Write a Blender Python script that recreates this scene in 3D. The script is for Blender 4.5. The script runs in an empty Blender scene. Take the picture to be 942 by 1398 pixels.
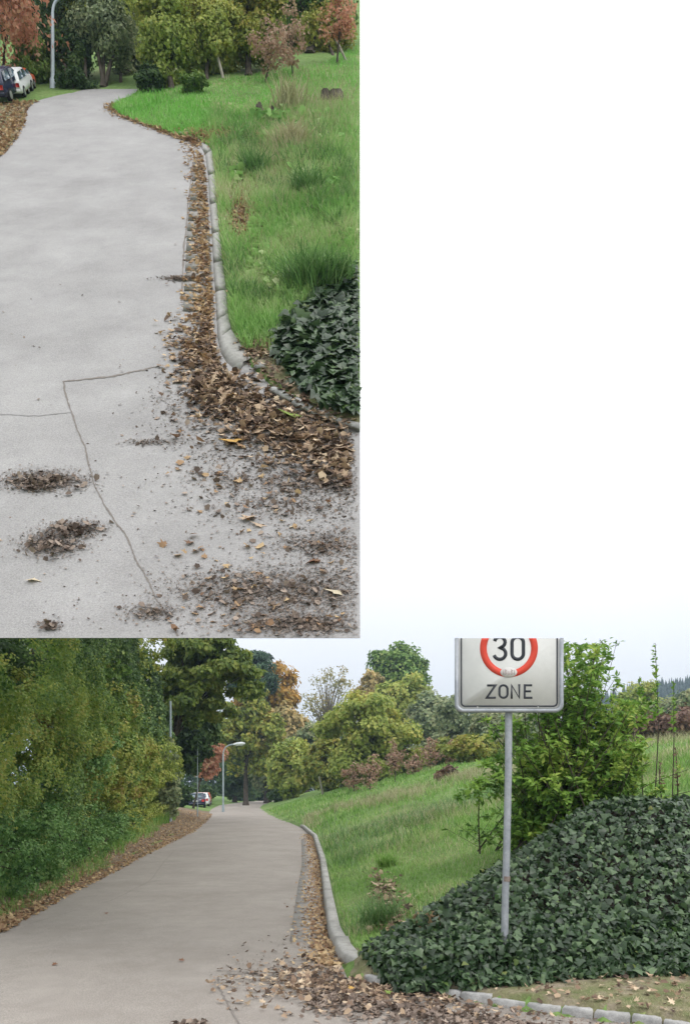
import bpy, math, random
import numpy as np
from mathutils import Vector

C = bpy.context.scene.collection
scene = bpy.context.scene
rng = np.random.default_rng(7)
random.seed(7)
R = math.radians

# ------------------------------------------------------------------ camera
F, CX, CY, EYE = 1010.0, 471.0, 1090.0, 1.6      # focal length and axis in photo pixels, eye height in metres
cam_d = bpy.data.cameras.new('camera')
cam = bpy.data.objects.new('camera', cam_d)
C.objects.link(cam)
cam.location = (0, 0, EYE)
cam.rotation_euler = (R(90), 0, 0)
cam_d.sensor_fit = 'VERTICAL'
cam_d.sensor_height = 36.0
cam_d.lens = 36.0 * F / 1398.0
cam_d.shift_x = 0.0
cam_d.shift_y = (CY - 699.0) / 1398.0
cam_d.clip_start = 0.05
cam_d.clip_end = 3000
scene.camera = cam

# ------------------------------------------------------------------ sky and sun (overcast)
SUN_EL, SUN_AZ = R(42), R(128)                    # azimuth clockwise from +Y
w = bpy.data.worlds.new('World')
scene.world = w
w.use_nodes = True
nt = w.node_tree
nt.nodes.clear()
def wn(t, **k):
    n = nt.nodes.new(t)
    for a, b in k.items():
        setattr(n, a, b)
    return n
out = wn('ShaderNodeOutputWorld')
bg = wn('ShaderNodeBackground')
bg.inputs['Strength'].default_value = 0.1
sky = wn('ShaderNodeTexSky', sky_type='NISHITA')
sky.sun_disc = False
sky.sun_elevation = SUN_EL
sky.sun_rotation = SUN_AZ
sky.air_density = 1.0
sky.dust_density = 3.0
tc = wn('ShaderNodeTexCoord')
sep = wn('ShaderNodeSeparateXYZ')
nt.links.new(tc.outputs['Generated'], sep.inputs[0])
grad = wn('ShaderNodeValToRGB')                   # standard overcast luminance, (1 + 2 sin e) / 3 of the zenith
grad.color_ramp.elements[0].position = 0.0
grad.color_ramp.elements[1].position = 1.0
nt.links.new(sep.outputs['Z'], grad.inputs[0])
grad.color_ramp.elements[0].color = (0.295, 0.308, 0.328, 1)
grad.color_ramp.elements[1].color = (1.0, 1.0, 1.0, 1)
cl = wn('ShaderNodeTexNoise')
cl.inputs['Scale'].default_value = 2.2
cl.inputs['Detail'].default_value = 5
nt.links.new(tc.outputs['Generated'], cl.inputs['Vector'])
cm = wn('ShaderNodeMapRange')
cm.inputs['From Min'].default_value = 0.3
cm.inputs['From Max'].default_value = 0.7
cm.inputs['To Min'].default_value = 25.0
cm.inputs['To Max'].default_value = 27.0
nt.links.new(cl.outputs['Fac'], cm.inputs['Value'])
mul = wn('ShaderNodeVectorMath', operation='SCALE')
nt.links.new(grad.outputs['Color'], mul.inputs[0])
nt.links.new(cm.outputs['Result'], mul.inputs['Scale'])
mix = wn('ShaderNodeMix', data_type='RGBA')
mix.inputs['Factor'].default_value = 0.9
nt.links.new(sky.outputs['Color'], mix.inputs['A'])
nt.links.new(mul.outputs['Vector'], mix.inputs['B'])
nt.links.new(mix.outputs['Result'], bg.inputs['Color'])
nt.links.new(bg.outputs['Background'], out.inputs['Surface'])

sl = bpy.data.lights.new('sun', 'SUN')
sl.energy = 1.1
sl.angle = R(25)
sl.color = (1.0, 0.97, 0.92)
sun = bpy.data.objects.new('sun', sl)
C.objects.link(sun)
sdir = Vector((math.sin(SUN_AZ) * math.cos(SUN_EL), math.cos(SUN_AZ) * math.cos(SUN_EL), math.sin(SUN_EL)))
sun.rotation_euler = sdir.to_track_quat('Z', 'Y').to_euler()

vs = scene.view_settings
vs.view_transform = 'Standard'
vs.look = 'None'
vs.gamma = 1.0
vs.use_curve_mapping = False
vs.exposure = 0.0
scene.cycles.max_bounces = 5
scene.cycles.diffuse_bounces = 3
scene.cycles.transmission_bounces = 3
scene.cycles.glossy_bounces = 2
scene.cycles.use_adaptive_sampling = True
scene.cycles.adaptive_threshold = 0.02

# ------------------------------------------------------------------ helpers
def tag(o, label=None, cat=None, group=None, kind=None):
    if label: o['label'] = label
    if cat: o['category'] = cat
    if group: o['group'] = group
    if kind: o['kind'] = kind
    return o

def empty(name, loc=(0, 0, 0), rz=0.0):
    o = bpy.data.objects.new(name, None)
    C.objects.link(o)
    o.location = loc
    o.rotation_euler = (0, 0, rz)
    o.empty_display_size = 0.2
    return o

def mk_mesh(name, V, faces, mat=None, smooth=False):
    """faces: list of int arrays (m,k), k may differ between arrays"""
    V = np.ascontiguousarray(V, dtype=np.float32)
    me = bpy.data.meshes.new(name)
    me.vertices.add(len(V))
    me.vertices.foreach_set('co', V.ravel())
    if isinstance(faces, np.ndarray):
        faces = [faces]
    faces = [np.asarray(f, dtype=np.int32) for f in faces if len(f)]
    loops = np.concatenate([f.ravel() for f in faces])
    counts = np.concatenate([np.full(len(f), f.shape[1], dtype=np.int32) for f in faces])
    starts = np.concatenate([[0], np.cumsum(counts)[:-1]]).astype(np.int32)
    me.loops.add(len(loops))
    me.loops.foreach_set('vertex_index', loops.astype(np.int32))
    me.polygons.add(len(counts))
    me.polygons.foreach_set('loop_start', starts)
    me.polygons.foreach_set('loop_total', counts)
    if smooth:
        me.polygons.foreach_set('use_smooth', np.ones(len(counts), dtype=bool))
    me.update(calc_edges=True)
    me.validate()
    if mat: me.materials.append(mat)
    return me

def link(name, me, parent=None):
    o = bpy.data.objects.new(name, me)
    C.objects.link(o)
    if parent is not None:
        o.parent = parent
    return o

def mobj(name, V, faces, mat, parent=None, smooth=False):
    V = np.asarray(V, dtype=np.float64)
    if parent is not None:                          # V is given in world space; parents are rotated Empties at most about Z
        V = V - np.array(parent_world(parent))
    return link(name, mk_mesh(name, V, faces, mat, smooth), parent)

def parent_world(p):
    v = np.zeros(3)
    while p is not None:
        v = v + np.array(p.location)
        p = p.parent
    return v

def px(u, v, Z):
    """a photo pixel at depth Z as a world point"""
    return np.array([(u - CX) / F * Z, Z, EYE + (CY - v) / F * Z])

def nrm(a):
    a = np.asarray(a, dtype=float)
    return a / np.maximum(np.linalg.norm(a, axis=-1, keepdims=True), 1e-9)

class MB:
    """collects simple solids into one mesh"""
    def __init__(s):
        s.v, s.f, s.n = [], {}, 0
    def add(s, V, F):
        V = np.asarray(V, dtype=float)
        for f in F:
            s.f.setdefault(len(f), []).append([i + s.n for i in f])
        s.v.append(V)
        s.n += len(V)
    def box(s, c, d, rz=0.0):
        c = np.array(c, float); hx, hy, hz = np.array(d, float) / 2
        P = np.array([[x, y, z] for z in (-hz, hz) for y in (-hy, hy) for x in (-hx, hx)])
        co, si = math.cos(rz), math.sin(rz)
        P = np.stack([P[:, 0] * co - P[:, 1] * si, P[:, 0] * si + P[:, 1] * co, P[:, 2]], 1) + c
        s.add(P, [(0, 2, 3, 1), (4, 5, 7, 6), (0, 1, 5, 4), (1, 3, 7, 5), (3, 2, 6, 7), (2, 0, 4, 6)])
    def tube(s, pts, rad, n=6, cap=True):
        pts = np.array(pts, float)
        rad = np.broadcast_to(np.array(rad, float), (len(pts),))
        T = np.gradient(pts, axis=0) if len(pts) > 2 else np.repeat([pts[1] - pts[0]], 2, 0)
        T = nrm(T)
        ref = np.array([0, 0, 1.0]) if abs(T[0][2]) < 0.8 else np.array([1.0, 0, 0])
        rings = []
        for p, t, r in zip(pts, T, rad):
            a = nrm(np.cross(t, ref)); b = np.cross(t, a)
            ang = np.arange(n) * 2 * math.pi / n
            rings.append(p + r * (np.cos(ang)[:, None] * a + np.sin(ang)[:, None] * b))
        V = np.concatenate(rings)
        Fc = []
        for i in range(len(pts) - 1):
            for k in range(n):
                k2 = (k + 1) % n
                Fc.append((i * n + k, i * n + k2, (i + 1) * n + k2, (i + 1) * n + k))
        s.add(V, Fc)
        if cap:
            s.add(rings[0], [tuple(range(n))[::-1]])
            s.add(rings[-1], [tuple(range(n))])
    def build(s, name, mat, parent=None, smooth=False):
        return mobj(name, np.concatenate(s.v), [np.array(x) for x in s.f.values()], mat, parent, smooth)

# ------------------------------------------------------------------ materials
def new_mat(name):
    m = bpy.data.materials.new(name)
    m.use_nodes = True
    n = m.node_tree
    n.nodes.clear()
    o = n.nodes.new('ShaderNodeOutputMaterial')
    return m, n, o

def ramp(n, stops, interp='LINEAR'):
    r = n.nodes.new('ShaderNodeValToRGB')
    r.color_ramp.interpolation = interp
    e = r.color_ramp.elements
    while len(e) < len(stops): e.new(0.5)
    for el, (p, c) in zip(e, stops):
        el.position = p
        el.color = (*c, 1)
    return r

def noise(n, scale, detail=4, rough=0.6, vec=None):
    t = n.nodes.new('ShaderNodeTexNoise')
    t.inputs['Scale'].default_value = scale
    t.inputs['Detail'].default_value = detail
    t.inputs['Roughness'].default_value = rough
    if vec is None:
        g = n.nodes.new('ShaderNodeNewGeometry')
        vec = g.outputs['Position']
    n.links.new(vec, t.inputs['Vector'])
    return t

def leaf_mat(name, cols, nscale=1.2, transl=0.3, rough=0.55, spec=0.3, patch=0.55):
    """colour by single leaf (random per island) and by clump (noise)"""
    m, n, o = new_mat(name)
    g = n.nodes.new('ShaderNodeNewGeometry')
    k = len(cols)
    nz = noise(n, nscale, 3)
    mr = n.nodes.new('ShaderNodeMapRange')
    mr.inputs['From Min'].default_value = 0.3; mr.inputs['From Max'].default_value = 0.7
    n.links.new(nz.outputs['Fac'], mr.inputs['Value'])
    mx = n.nodes.new('ShaderNodeMix')
    mx.inputs['Factor'].default_value = patch
    n.links.new(g.outputs['Random Per Island'], mx.inputs['A'])
    n.links.new(mr.outputs['Result'], mx.inputs['B'])
    r = ramp(n, [(0.12 + 0.76 * i / max(1, k - 1), c) for i, c in enumerate(cols)])
    n.links.new(mx.outputs['Result'], r.inputs[0])
    p = n.nodes.new('ShaderNodeBsdfPrincipled')
    p.inputs['Roughness'].default_value = rough
    p.inputs['Specular IOR Level'].default_value = spec
    n.links.new(r.outputs['Color'], p.inputs['Base Color'])
    t = n.nodes.new('ShaderNodeBsdfTranslucent')
    n.links.new(r.outputs['Color'], t.inputs['Color'])
    ms = n.nodes.new('ShaderNodeMixShader')
    ms.inputs[0].default_value = transl
    n.links.new(p.outputs[0], ms.inputs[1])
    n.links.new(t.outputs[0], ms.inputs[2])
    n.links.new(ms.outputs[0], o.inputs['Surface'])
    return m

def surf_mat(name, stops, scale, detail=6, rough=0.9, bump=0.3, bscale=None, spec=0.2, fine=None, metallic=0.0, big=None):
    m, n, o = new_mat(name)
    p = n.nodes.new('ShaderNodeBsdfPrincipled')
    p.inputs['Roughness'].default_value = rough
    p.inputs['Specular IOR Level'].default_value = spec
    p.inputs['Metallic'].default_value = metallic
    nz = noise(n, scale, detail)
    r = ramp(n, stops)
    n.links.new(nz.outputs['Fac'], r.inputs[0])
    col = r.outputs['Color']
    for sc, amt in [x for x in (fine, big) if x]:
        n2 = noise(n, sc, 3, 0.7)
        mr = n.nodes.new('ShaderNodeMapRange')
        mr.inputs['From Min'].default_value = 0.3; mr.inputs['From Max'].default_value = 0.7
        mr.inputs['To Min'].default_value = 1 - amt; mr.inputs['To Max'].default_value = 1 + amt
        n.links.new(n2.outputs['Fac'], mr.inputs['Value'])
        sc_ = n.nodes.new('ShaderNodeVectorMath'); sc_.operation = 'SCALE'
        n.links.new(col, sc_.inputs[0]); n.links.new(mr.outputs['Result'], sc_.inputs['Scale'])
        col = sc_.outputs['Vector']
    n.links.new(col, p.inputs['Base Color'])
    if bump:
        nb = noise(n, bscale or scale * 3, 5, 0.7)
        b = n.nodes.new('ShaderNodeBump')
        b.inputs['Strength'].default_value = bump
        b.inputs['Distance'].default_value = 0.02
        n.links.new(nb.outputs['Fac'], b.inputs['Height'])
        n.links.new(b.outputs['Normal'], p.inputs['Normal'])
    n.links.new(p.outputs[0], o.inputs['Surface'])
    return m

def plain(name, c, rough=0.5, metallic=0.0, spec=0.4, var=0.06, scale=12):
    a = tuple(x * (1 - var) for x in c); b = tuple(min(1, x * (1 + var)) for x in c)
    return surf_mat(name, [(0.3, a), (0.7, b)], scale, 4, rough, 0.0, spec=spec, metallic=metallic)

M = {}
M['asphalt_low'] = surf_mat('worn asphalt warm', [(0.3, (0.262, 0.234, 0.208)), (0.5, (0.298, 0.268, 0.24)), (0.7, (0.328, 0.297, 0.267))], 0.6, 8, 0.93, 0.4, 110, fine=(110, 0.34), big=(3.5, 0.07))
M['asphalt_up'] = surf_mat('worn asphalt grey', [(0.3, (0.295, 0.285, 0.282)), (0.5, (0.33, 0.32, 0.317)), (0.7, (0.36, 0.35, 0.346))], 0.7, 8, 0.93, 0.4, 60, fine=(60, 0.20), big=(1.6, 0.08))
M['crack'] = surf_mat('crack filling', [(0.3, (0.13, 0.11, 0.10)), (0.7, (0.21, 0.19, 0.175))], 14, 4, 1.0, 0.3)
M['seam'] = surf_mat('faint seam', [(0.3, (0.18, 0.16, 0.145)), (0.7, (0.235, 0.21, 0.19))], 14, 4, 1.0, 0.3)
M['kerb'] = surf_mat('kerb concrete', [(0.3, (0.29, 0.28, 0.26)), (0.5, (0.36, 0.35, 0.33)), (0.7, (0.42, 0.41, 0.39))], 14, 8, 0.92, 0.2, 90, fine=(90, 0.15))
M['granite'] = surf_mat('granite setts', [(0.3, (0.24, 0.24, 0.235)), (0.5, (0.36, 0.355, 0.345)), (0.7, (0.48, 0.475, 0.46))], 9, 6, 0.9, 0.4, 60, fine=(120, 0.2))
M['gutter'] = surf_mat('gutter concrete', [(0.3, (0.28, 0.26, 0.24)), (0.7, (0.38, 0.36, 0.34))], 7, 6, 0.92, 0.3, 60, fine=(90, 0.12))
M['soil'] = surf_mat('bare soil', [(0.3, (0.07, 0.05, 0.035)), (0.7, (0.15, 0.115, 0.085))], 8, 6, 1.0, 0.6, 40)
M['earth'] = surf_mat('leafy earth', [(0.3, (0.13, 0.095, 0.065)), (0.7, (0.26, 0.20, 0.14))], 7, 6, 1.0, 0.6, 40)
M['hairline'] = surf_mat('hairline crack', [(0.3, (0.25, 0.24, 0.235)), (0.7, (0.285, 0.275, 0.27))], 14, 4, 1.0, 0.2)
M['shade_soil'] = surf_mat('dark humus', [(0.3, (0.018, 0.015, 0.012)), (0.7, (0.045, 0.035, 0.027))], 8, 6, 1.0, 0.6, 40)  # soil colour darkened to paint the shade between ivy leaves
M['meadow'] = surf_mat('meadow ground', [(0.3, (0.09, 0.15, 0.04)), (0.55, (0.15, 0.24, 0.07)), (0.75, (0.27, 0.27, 0.13))], 0.6, 7, 1.0, 0.8, 9, fine=(14, 0.3))
M['verge'] = surf_mat('verge ground', [(0.3, (0.11, 0.15, 0.05)), (0.5, (0.19, 0.18, 0.10)), (0.65, (0.26, 0.22, 0.16))], 5, 7, 1.0, 0.6, 40, fine=(60, 0.25))
M['bark'] = surf_mat('bark', [(0.3, (0.045, 0.036, 0.028)), (0.7, (0.12, 0.1, 0.08))], 5, 6, 1.0, 0.6, 20)
M['bark_pale'] = surf_mat('pale bark', [(0.3, (0.16, 0.13, 0.10)), (0.7, (0.28, 0.24, 0.2))], 5, 6, 1.0, 0.4, 20)
M['galv'] = surf_mat('galvanised steel', [(0.3, (0.26, 0.28, 0.31)), (0.5, (0.33, 0.35, 0.38)), (0.7, (0.4, 0.42, 0.45))], 9, 5, 0.5, 0.05, 60, spec=0.5, metallic=0.25, fine=(40, 0.12))
M['rust'] = surf_mat('rusty steel', [(0.3, (0.16, 0.10, 0.07)), (0.7, (0.3, 0.26, 0.24))], 30, 5, 0.8, 0.1, 60)
M['sign_white'] = surf_mat('weathered sign white', [(0.3, (0.56, 0.56, 0.54)), (0.7, (0.62, 0.62, 0.60))], 3, 6, 0.85, 0.0, spec=0.1, fine=(25, 0.03))
M['sign_black'] = plain('sign black', (0.022, 0.026, 0.035), 0.5)
M['sign_red'] = surf_mat('sign red', [(0.3, (0.62, 0.065, 0.04)), (0.7, (0.70, 0.085, 0.055))], 5, 4, 0.5, 0.0)
M['sticker'] = plain('sticker white', (0.62, 0.6, 0.58), 0.6)
M['sticker_ink'] = plain('sticker ink', (0.42, 0.34, 0.33), 0.6)
M['lamp_grey'] = plain('lamp paint grey', (0.34, 0.40, 0.44), 0.5)
M['lamp_head'] = plain('lamp head grey', (0.62, 0.65, 0.66), 0.4)
M['car_navy'] = plain('car paint navy', (0.012, 0.018, 0.05), 0.25, spec=0.6)
M['car_white'] = plain('car paint white', (0.72, 0.73, 0.75), 0.3, spec=0.6)
M['car_orange'] = plain('car paint orange red', (0.62, 0.13, 0.05), 0.3, spec=0.6)
M['glass'] = plain('dark car glass', (0.10, 0.15, 0.19), 0.1, spec=0.8)
M['tyre'] = plain('tyre rubber', (0.012, 0.012, 0.013), 0.9)
M['rim'] = plain('wheel rim', (0.45, 0.46, 0.48), 0.35, metallic=0.6)
M['tail'] = plain('tail light red', (0.5, 0.02, 0.015), 0.3)
M['wood_grey'] = surf_mat('weathered wood', [(0.3, (0.28, 0.25, 0.21)), (0.7, (0.42, 0.39, 0.34))], 8, 5, 0.9, 0.2, 50)
M['hill'] = surf_mat('far hill forest floor', [(0.3, (0.03, 0.05, 0.03)), (0.7, (0.05, 0.08, 0.045))], 0.03, 5, 1.0, 0.0)

M['grass'] = leaf_mat('meadow grass', [(0.110, 0.220, 0.044), (0.187, 0.363, 0.072), (0.286, 0.440, 0.121), (0.484, 0.517, 0.253)], 0.45, 0.35, 0.6, 0.2, 0.6)
M['grass_up'] = leaf_mat('bank grass', [(0.14, 0.28, 0.08), (0.24, 0.44, 0.12), (0.36, 0.54, 0.20), (0.55, 0.58, 0.34)], 0.55, 0.3, 0.6, 0.2, 0.6)
M['grass_sun_tint'] = leaf_mat('sun tinted bank grass', [(0.12, 0.32, 0.05), (0.20, 0.50, 0.09), (0.28, 0.56, 0.14), (0.38, 0.55, 0.22)], 0.55, 0.3, 0.6, 0.2, 0.6)  # greener than the near bank, with the far bank's sunlight put into the colour
M['grass_dry'] = leaf_mat('dry grass', [(0.26, 0.27, 0.13), (0.42, 0.40, 0.23), (0.58, 0.52, 0.36)], 1.0, 0.3, 0.7, 0.2, 0.4)
M['tussock'] = leaf_mat('tussock grass', [(0.08, 0.17, 0.05), (0.14, 0.27, 0.085), (0.26, 0.37, 0.16)], 1.0, 0.3, 0.5, 0.3, 0.3)
M['ivy'] = leaf_mat('ivy leaves', [(0.010, 0.025, 0.008), (0.023, 0.051, 0.018), (0.048, 0.092, 0.035), (0.106, 0.167, 0.070)], 1.6, 0.12, 0.36, 0.42, 0.25)
M['ivy_young'] = leaf_mat('young ivy leaves', [(0.05, 0.11, 0.03), (0.09, 0.16, 0.04), (0.18, 0.20, 0.05)], 2.0, 0.25, 0.45, 0.4, 0.3)
M['litter'] = leaf_mat('fallen leaves', [(0.062, 0.044, 0.034), (0.148, 0.099, 0.071), (0.296, 0.204, 0.142), (0.468, 0.345, 0.234), (0.690, 0.554, 0.394)], 3.0, 0.15, 0.8, 0.2, 0.3)
M['litter_dark'] = leaf_mat('rotting leaf bits', [(0.095, 0.072, 0.060), (0.179, 0.137, 0.112), (0.269, 0.213, 0.177), (0.403, 0.325, 0.269)], 4.0, 0.1, 0.9, 0.1, 0.3)
M['litter_fine'] = leaf_mat('fine leaf crumbs', [(0.165, 0.130, 0.108), (0.231, 0.189, 0.163), (0.308, 0.259, 0.226)], 4.0, 0.0, 0.95, 0.1, 0.3)
M['litter_gold'] = leaf_mat('golden fallen leaves', [(0.199, 0.117, 0.076), (0.350, 0.221, 0.129), (0.467, 0.326, 0.187), (0.653, 0.490, 0.280)], 3.0, 0.2, 0.8, 0.2, 0.3)
def one_leaf(name, c):
    return leaf_mat(name, [tuple(x * 0.85 for x in c), c, tuple(x * 1.1 for x in c)], 30, 0.15, 0.75, 0.2, 0.8)
M['leaf_tan'] = one_leaf('tan leaf', (0.50, 0.38, 0.27))
M['leaf_yellow'] = one_leaf('yellow leaf', (0.55, 0.34, 0.10))
M['leaf_green'] = one_leaf('green leaf', (0.22, 0.30, 0.07))
M['leaf_rust'] = one_leaf('rust leaf', (0.20, 0.10, 0.06))
M['leaf_cream'] = one_leaf('cream leaf', (0.58, 0.5, 0.36))

M['t_dark'] = leaf_mat('dark green foliage', [(0.024, 0.053, 0.018), (0.051, 0.099, 0.030), (0.083, 0.149, 0.041), (0.128, 0.187, 0.053)], 0.5, 0.3)
M['t_mid'] = leaf_mat('mid green foliage', [(0.081, 0.161, 0.040), (0.149, 0.265, 0.057), (0.230, 0.345, 0.081), (0.322, 0.380, 0.103)], 0.5, 0.3)
M['t_olive'] = leaf_mat('olive autumn foliage', [(0.101, 0.152, 0.032), (0.216, 0.278, 0.051), (0.380, 0.392, 0.076), (0.455, 0.354, 0.089)], 0.4, 0.3)
M['t_yellow'] = leaf_mat('yellow green foliage', [(0.185, 0.264, 0.059), (0.316, 0.395, 0.085), (0.448, 0.487, 0.119), (0.580, 0.514, 0.145)], 0.4, 0.35)
M['t_grey'] = leaf_mat('grey green foliage', [(0.132, 0.180, 0.096), (0.228, 0.288, 0.144), (0.348, 0.384, 0.204), (0.432, 0.396, 0.216)], 0.4, 0.3)
M['t_brown'] = leaf_mat('brown autumn foliage', [(0.198, 0.198, 0.079), (0.370, 0.317, 0.132), (0.554, 0.409, 0.185), (0.660, 0.528, 0.211)], 0.35, 0.3)
M['t_orange'] = leaf_mat('orange autumn foliage', [(0.234, 0.198, 0.054), (0.468, 0.288, 0.064), (0.648, 0.360, 0.082)], 0.3, 0.35)
M['t_red'] = leaf_mat('red autumn foliage', [(0.276, 0.164, 0.087), (0.526, 0.239, 0.150), (0.652, 0.314, 0.213), (0.603, 0.427, 0.276)], 1.0, 0.35, patch=0.35)
M['t_overhang'] = leaf_mat('olive green canopy foliage', [(0.07, 0.12, 0.025), (0.15, 0.22, 0.045), (0.27, 0.33, 0.07), (0.38, 0.38, 0.09)], 0.5, 0.35)
M['t_pink'] = leaf_mat('pinkish autumn foliage', [(0.28, 0.19, 0.12), (0.42, 0.26, 0.19), (0.48, 0.31, 0.23), (0.42, 0.36, 0.22)], 1.0, 0.35, patch=0.35)
M['t_pine'] = leaf_mat('pine needles', [(0.028, 0.063, 0.035), (0.056, 0.112, 0.063), (0.091, 0.154, 0.084)], 0.5, 0.15)
M['t_sparse'] = leaf_mat('sparse pale foliage', [(0.240, 0.240, 0.108), (0.360, 0.336, 0.156), (0.408, 0.300, 0.144)], 0.4, 0.3)
M['bramble'] = leaf_mat('bramble foliage', [(0.072, 0.168, 0.048), (0.132, 0.264, 0.072), (0.216, 0.360, 0.108), (0.324, 0.432, 0.168)], 0.9, 0.3)
M['hedge_mix'] = leaf_mat('mixed hedge foliage', [(0.07, 0.15, 0.03), (0.15, 0.25, 0.05), (0.27, 0.35, 0.07), (0.42, 0.42, 0.10), (0.36, 0.26, 0.09)], 0.8, 0.3, patch=0.7)
M['ivy_wall'] = leaf_mat('ivy and hazel foliage', [(0.035, 0.08, 0.022), (0.085, 0.16, 0.045), (0.16, 0.25, 0.075), (0.28, 0.37, 0.12)], 0.9, 0.25)
M['shrub'] = leaf_mat('shrub foliage', [(0.064, 0.146, 0.026), (0.134, 0.270, 0.044), (0.247, 0.406, 0.067), (0.427, 0.496, 0.102)], 1.2, 0.35)
M['heather'] = leaf_mat('red brown twiggy foliage', [(0.117, 0.065, 0.046), (0.195, 0.111, 0.078), (0.260, 0.182, 0.104)], 0.6, 0.2)
M['far_tree'] = leaf_mat('far conifer foliage', [(0.016, 0.035, 0.02), (0.03, 0.055, 0.03)], 0.02, 0.1)

# ------------------------------------------------------------------ leaf templates: (verts, list of faces); x width, y length, z normal
T_LEAF = (np.array([[0, 0, 0], [.32, .5, .10], [0, 1, -.05], [-.32, .5, .10]]), np.array([[0, 1, 2], [0, 2, 3]]))
T_ROUND = (np.array([[0, 0, 0], [.45, .35, .10], [.3, .85, .04], [0, 1, -.05], [-.3, .85, .04], [-.45, .35, .10]]), np.array([[0, 1, 2, 3], [0, 3, 4, 5]]))
_iv = np.array([[0, 0, 0], [.30, -.14, -.04], [.52, .16, .02], [.36, .40, .06], [0, 1.0, -.10], [-.36, .40, .06], [-.52, .16, .02], [-.30, -.14, -.04], [0, .32, .10]])
T_IVY = (_iv, np.array([[8, i, (i + 1) % 8] for i in range(8)]))
def maple(jag, curl):
    ang = np.linspace(-math.pi / 2, 1.5 * math.pi, 15)[:-1]
    rad = np.array([.25, .5, .34, .55, .3, .62, .36, .7, .36, .62, .3, .55, .34, .5]) * (1 + jag * np.sin(np.arange(14) * 2.3))
    V = np.stack([rad * np.cos(ang), .5 + rad * np.sin(ang), curl * rad ** 2 * np.cos(2 * ang + 1)], 1)
    V = np.concatenate([V, [[0, .5, .06]]])
    return (V, np.array([[14, i, (i + 1) % 14] for i in range(14)]))
T_MAPLE = maple(.1, .35)
T_MAPLE2 = maple(-.15, -.5)
T_SCRAP = (np.array([[-.4, 0, 0], [.3, .1, .1], [.45, .7, 0.05], [-.1, 1, .18], [-.5, .6, .05]]), np.array([[0, 1, 2], [0, 2, 3], [0, 3, 4]]))
T_TWIG = (np.array([[-.03, 0, 0], [.03, 0, 0], [.1, .5, .08], [.02, 1, 0], [.04, .5, .08]]), np.array([[0, 1, 2], [0, 2, 4], [4, 2, 3]]))
T_BLADE = (np.array([[-.5, 0, 0], [.5, 0, 0], [.36, .10, .55], [-.36, .10, .55], [0, .42, 1.0]]), None)   # z up
T_LEAFW = (np.array([[0, 0, 0], [.42, .5, .12], [0, 1, -.05], [-.42, .5, .12]]), np.array([[0, 1, 2], [0, 2, 3]]))
T_LANCE = (np.array([[0, 0, 0], [.15, .4, .05], [0, 1, -.10], [-.15, .4, .05]]), np.array([[0, 1, 2], [0, 2, 3]]))

def frames(normal, tang=None):
    n = nrm(normal)
    if tang is None:
        tang = rng.normal(size=n.shape)
    y = nrm(tang - n * np.sum(tang * n, 1, keepdims=True))
    x = np.cross(y, n)
    return np.stack([x, y, n], 2)                    # columns

def scatter(tmpl, P, Fr, s):
    """N copies of a template: verts and faces"""
    T, fc = tmpl
    s = np.asarray(s, float)
    if s.ndim == 1: s = np.repeat(s[:, None], 3, 1)
    V = np.einsum('nij,nkj->nki', Fr, T[None] * s[:, None, :]) + P[:, None, :]
    k = len(T)
    off = (np.arange(len(P)) * k)[:, None, None]
    Fs = (fc[None] + off).reshape(-1, fc.shape[1])
    return V.reshape(-1, 3), Fs

def merge(parts):
    Vs, Fs, o = [], [], 0
    for V, Fc in parts:
        Vs.append(V)
        for f in (Fc if isinstance(Fc, list) else [Fc]):
            Fs.append(f + o)
        o += len(V)
    return np.concatenate(Vs), Fs

def blades(P, h, wd, up=None, lean=0.35):
    """grass blades rising from points P"""
    N = len(P)
    az = rng.uniform(0, 2 * math.pi, N)
    d = np.stack([np.cos(az), np.sin(az), np.zeros(N)], 1)
    up = np.array([0, 0, 1.0]) if up is None else np.asarray(up, float)
    zax = nrm(up[None] + d * rng.uniform(0, lean, (N, 1)))
    yax = nrm(d - zax * np.sum(d * zax, 1, keepdims=True))
    xax = np.cross(yax, zax)
    Fr = np.stack([xax, yax, zax], 2)
    s = np.stack([np.broadcast_to(wd, N), np.broadcast_to(h, N), np.broadcast_to(h, N)], 1)
    T = T_BLADE[0]
    V = (np.einsum('nij,nkj->nki', Fr, T[None] * s[:, None, :]) + P[:, None, :]).reshape(-1, 3)
    off = (np.arange(N) * 5)[:, None]
    return V, [np.array([[0, 1, 2, 3]]) + off, np.array([[3, 2, 4]]) + off]

def leaf_parts(parent, tmpl, P, Fr, s, mat, name='leaf'):
    """single leaves as parts, all sharing one mesh"""
    me = mk_mesh(name, tmpl[0], [tmpl[1]], mat)
    pw = parent_world(parent)
    from mathutils import Matrix
    for p, f, k in zip(P, Fr, s):
        o = bpy.data.objects.new(name, me)
        C.objects.link(o)
        o.parent = parent
        m = Matrix(f.tolist()).to_4x4()
        o.rotation_euler = m.to_euler()
        o.location = p - pw
        o.scale = (k, k, k)

def snoise(a, b, seed=0):
    """cheap smooth 2-D noise in -1..1"""
    r = np.random.default_rng(seed)
    v = 0
    for i in range(5):
        k = r.normal(size=2) * (0.6 + 0.55 * i)
        v = v + np.sin(a * k[0] + b * k[1] + r.uniform(0, 6.28)) / (1 + .4 * i)
    return v / 2.4

def sstep(x, a, b):
    t = np.clip((x - a) / (b - a), 0, 1)
    return t * t * (3 - 2 * t)

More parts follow.
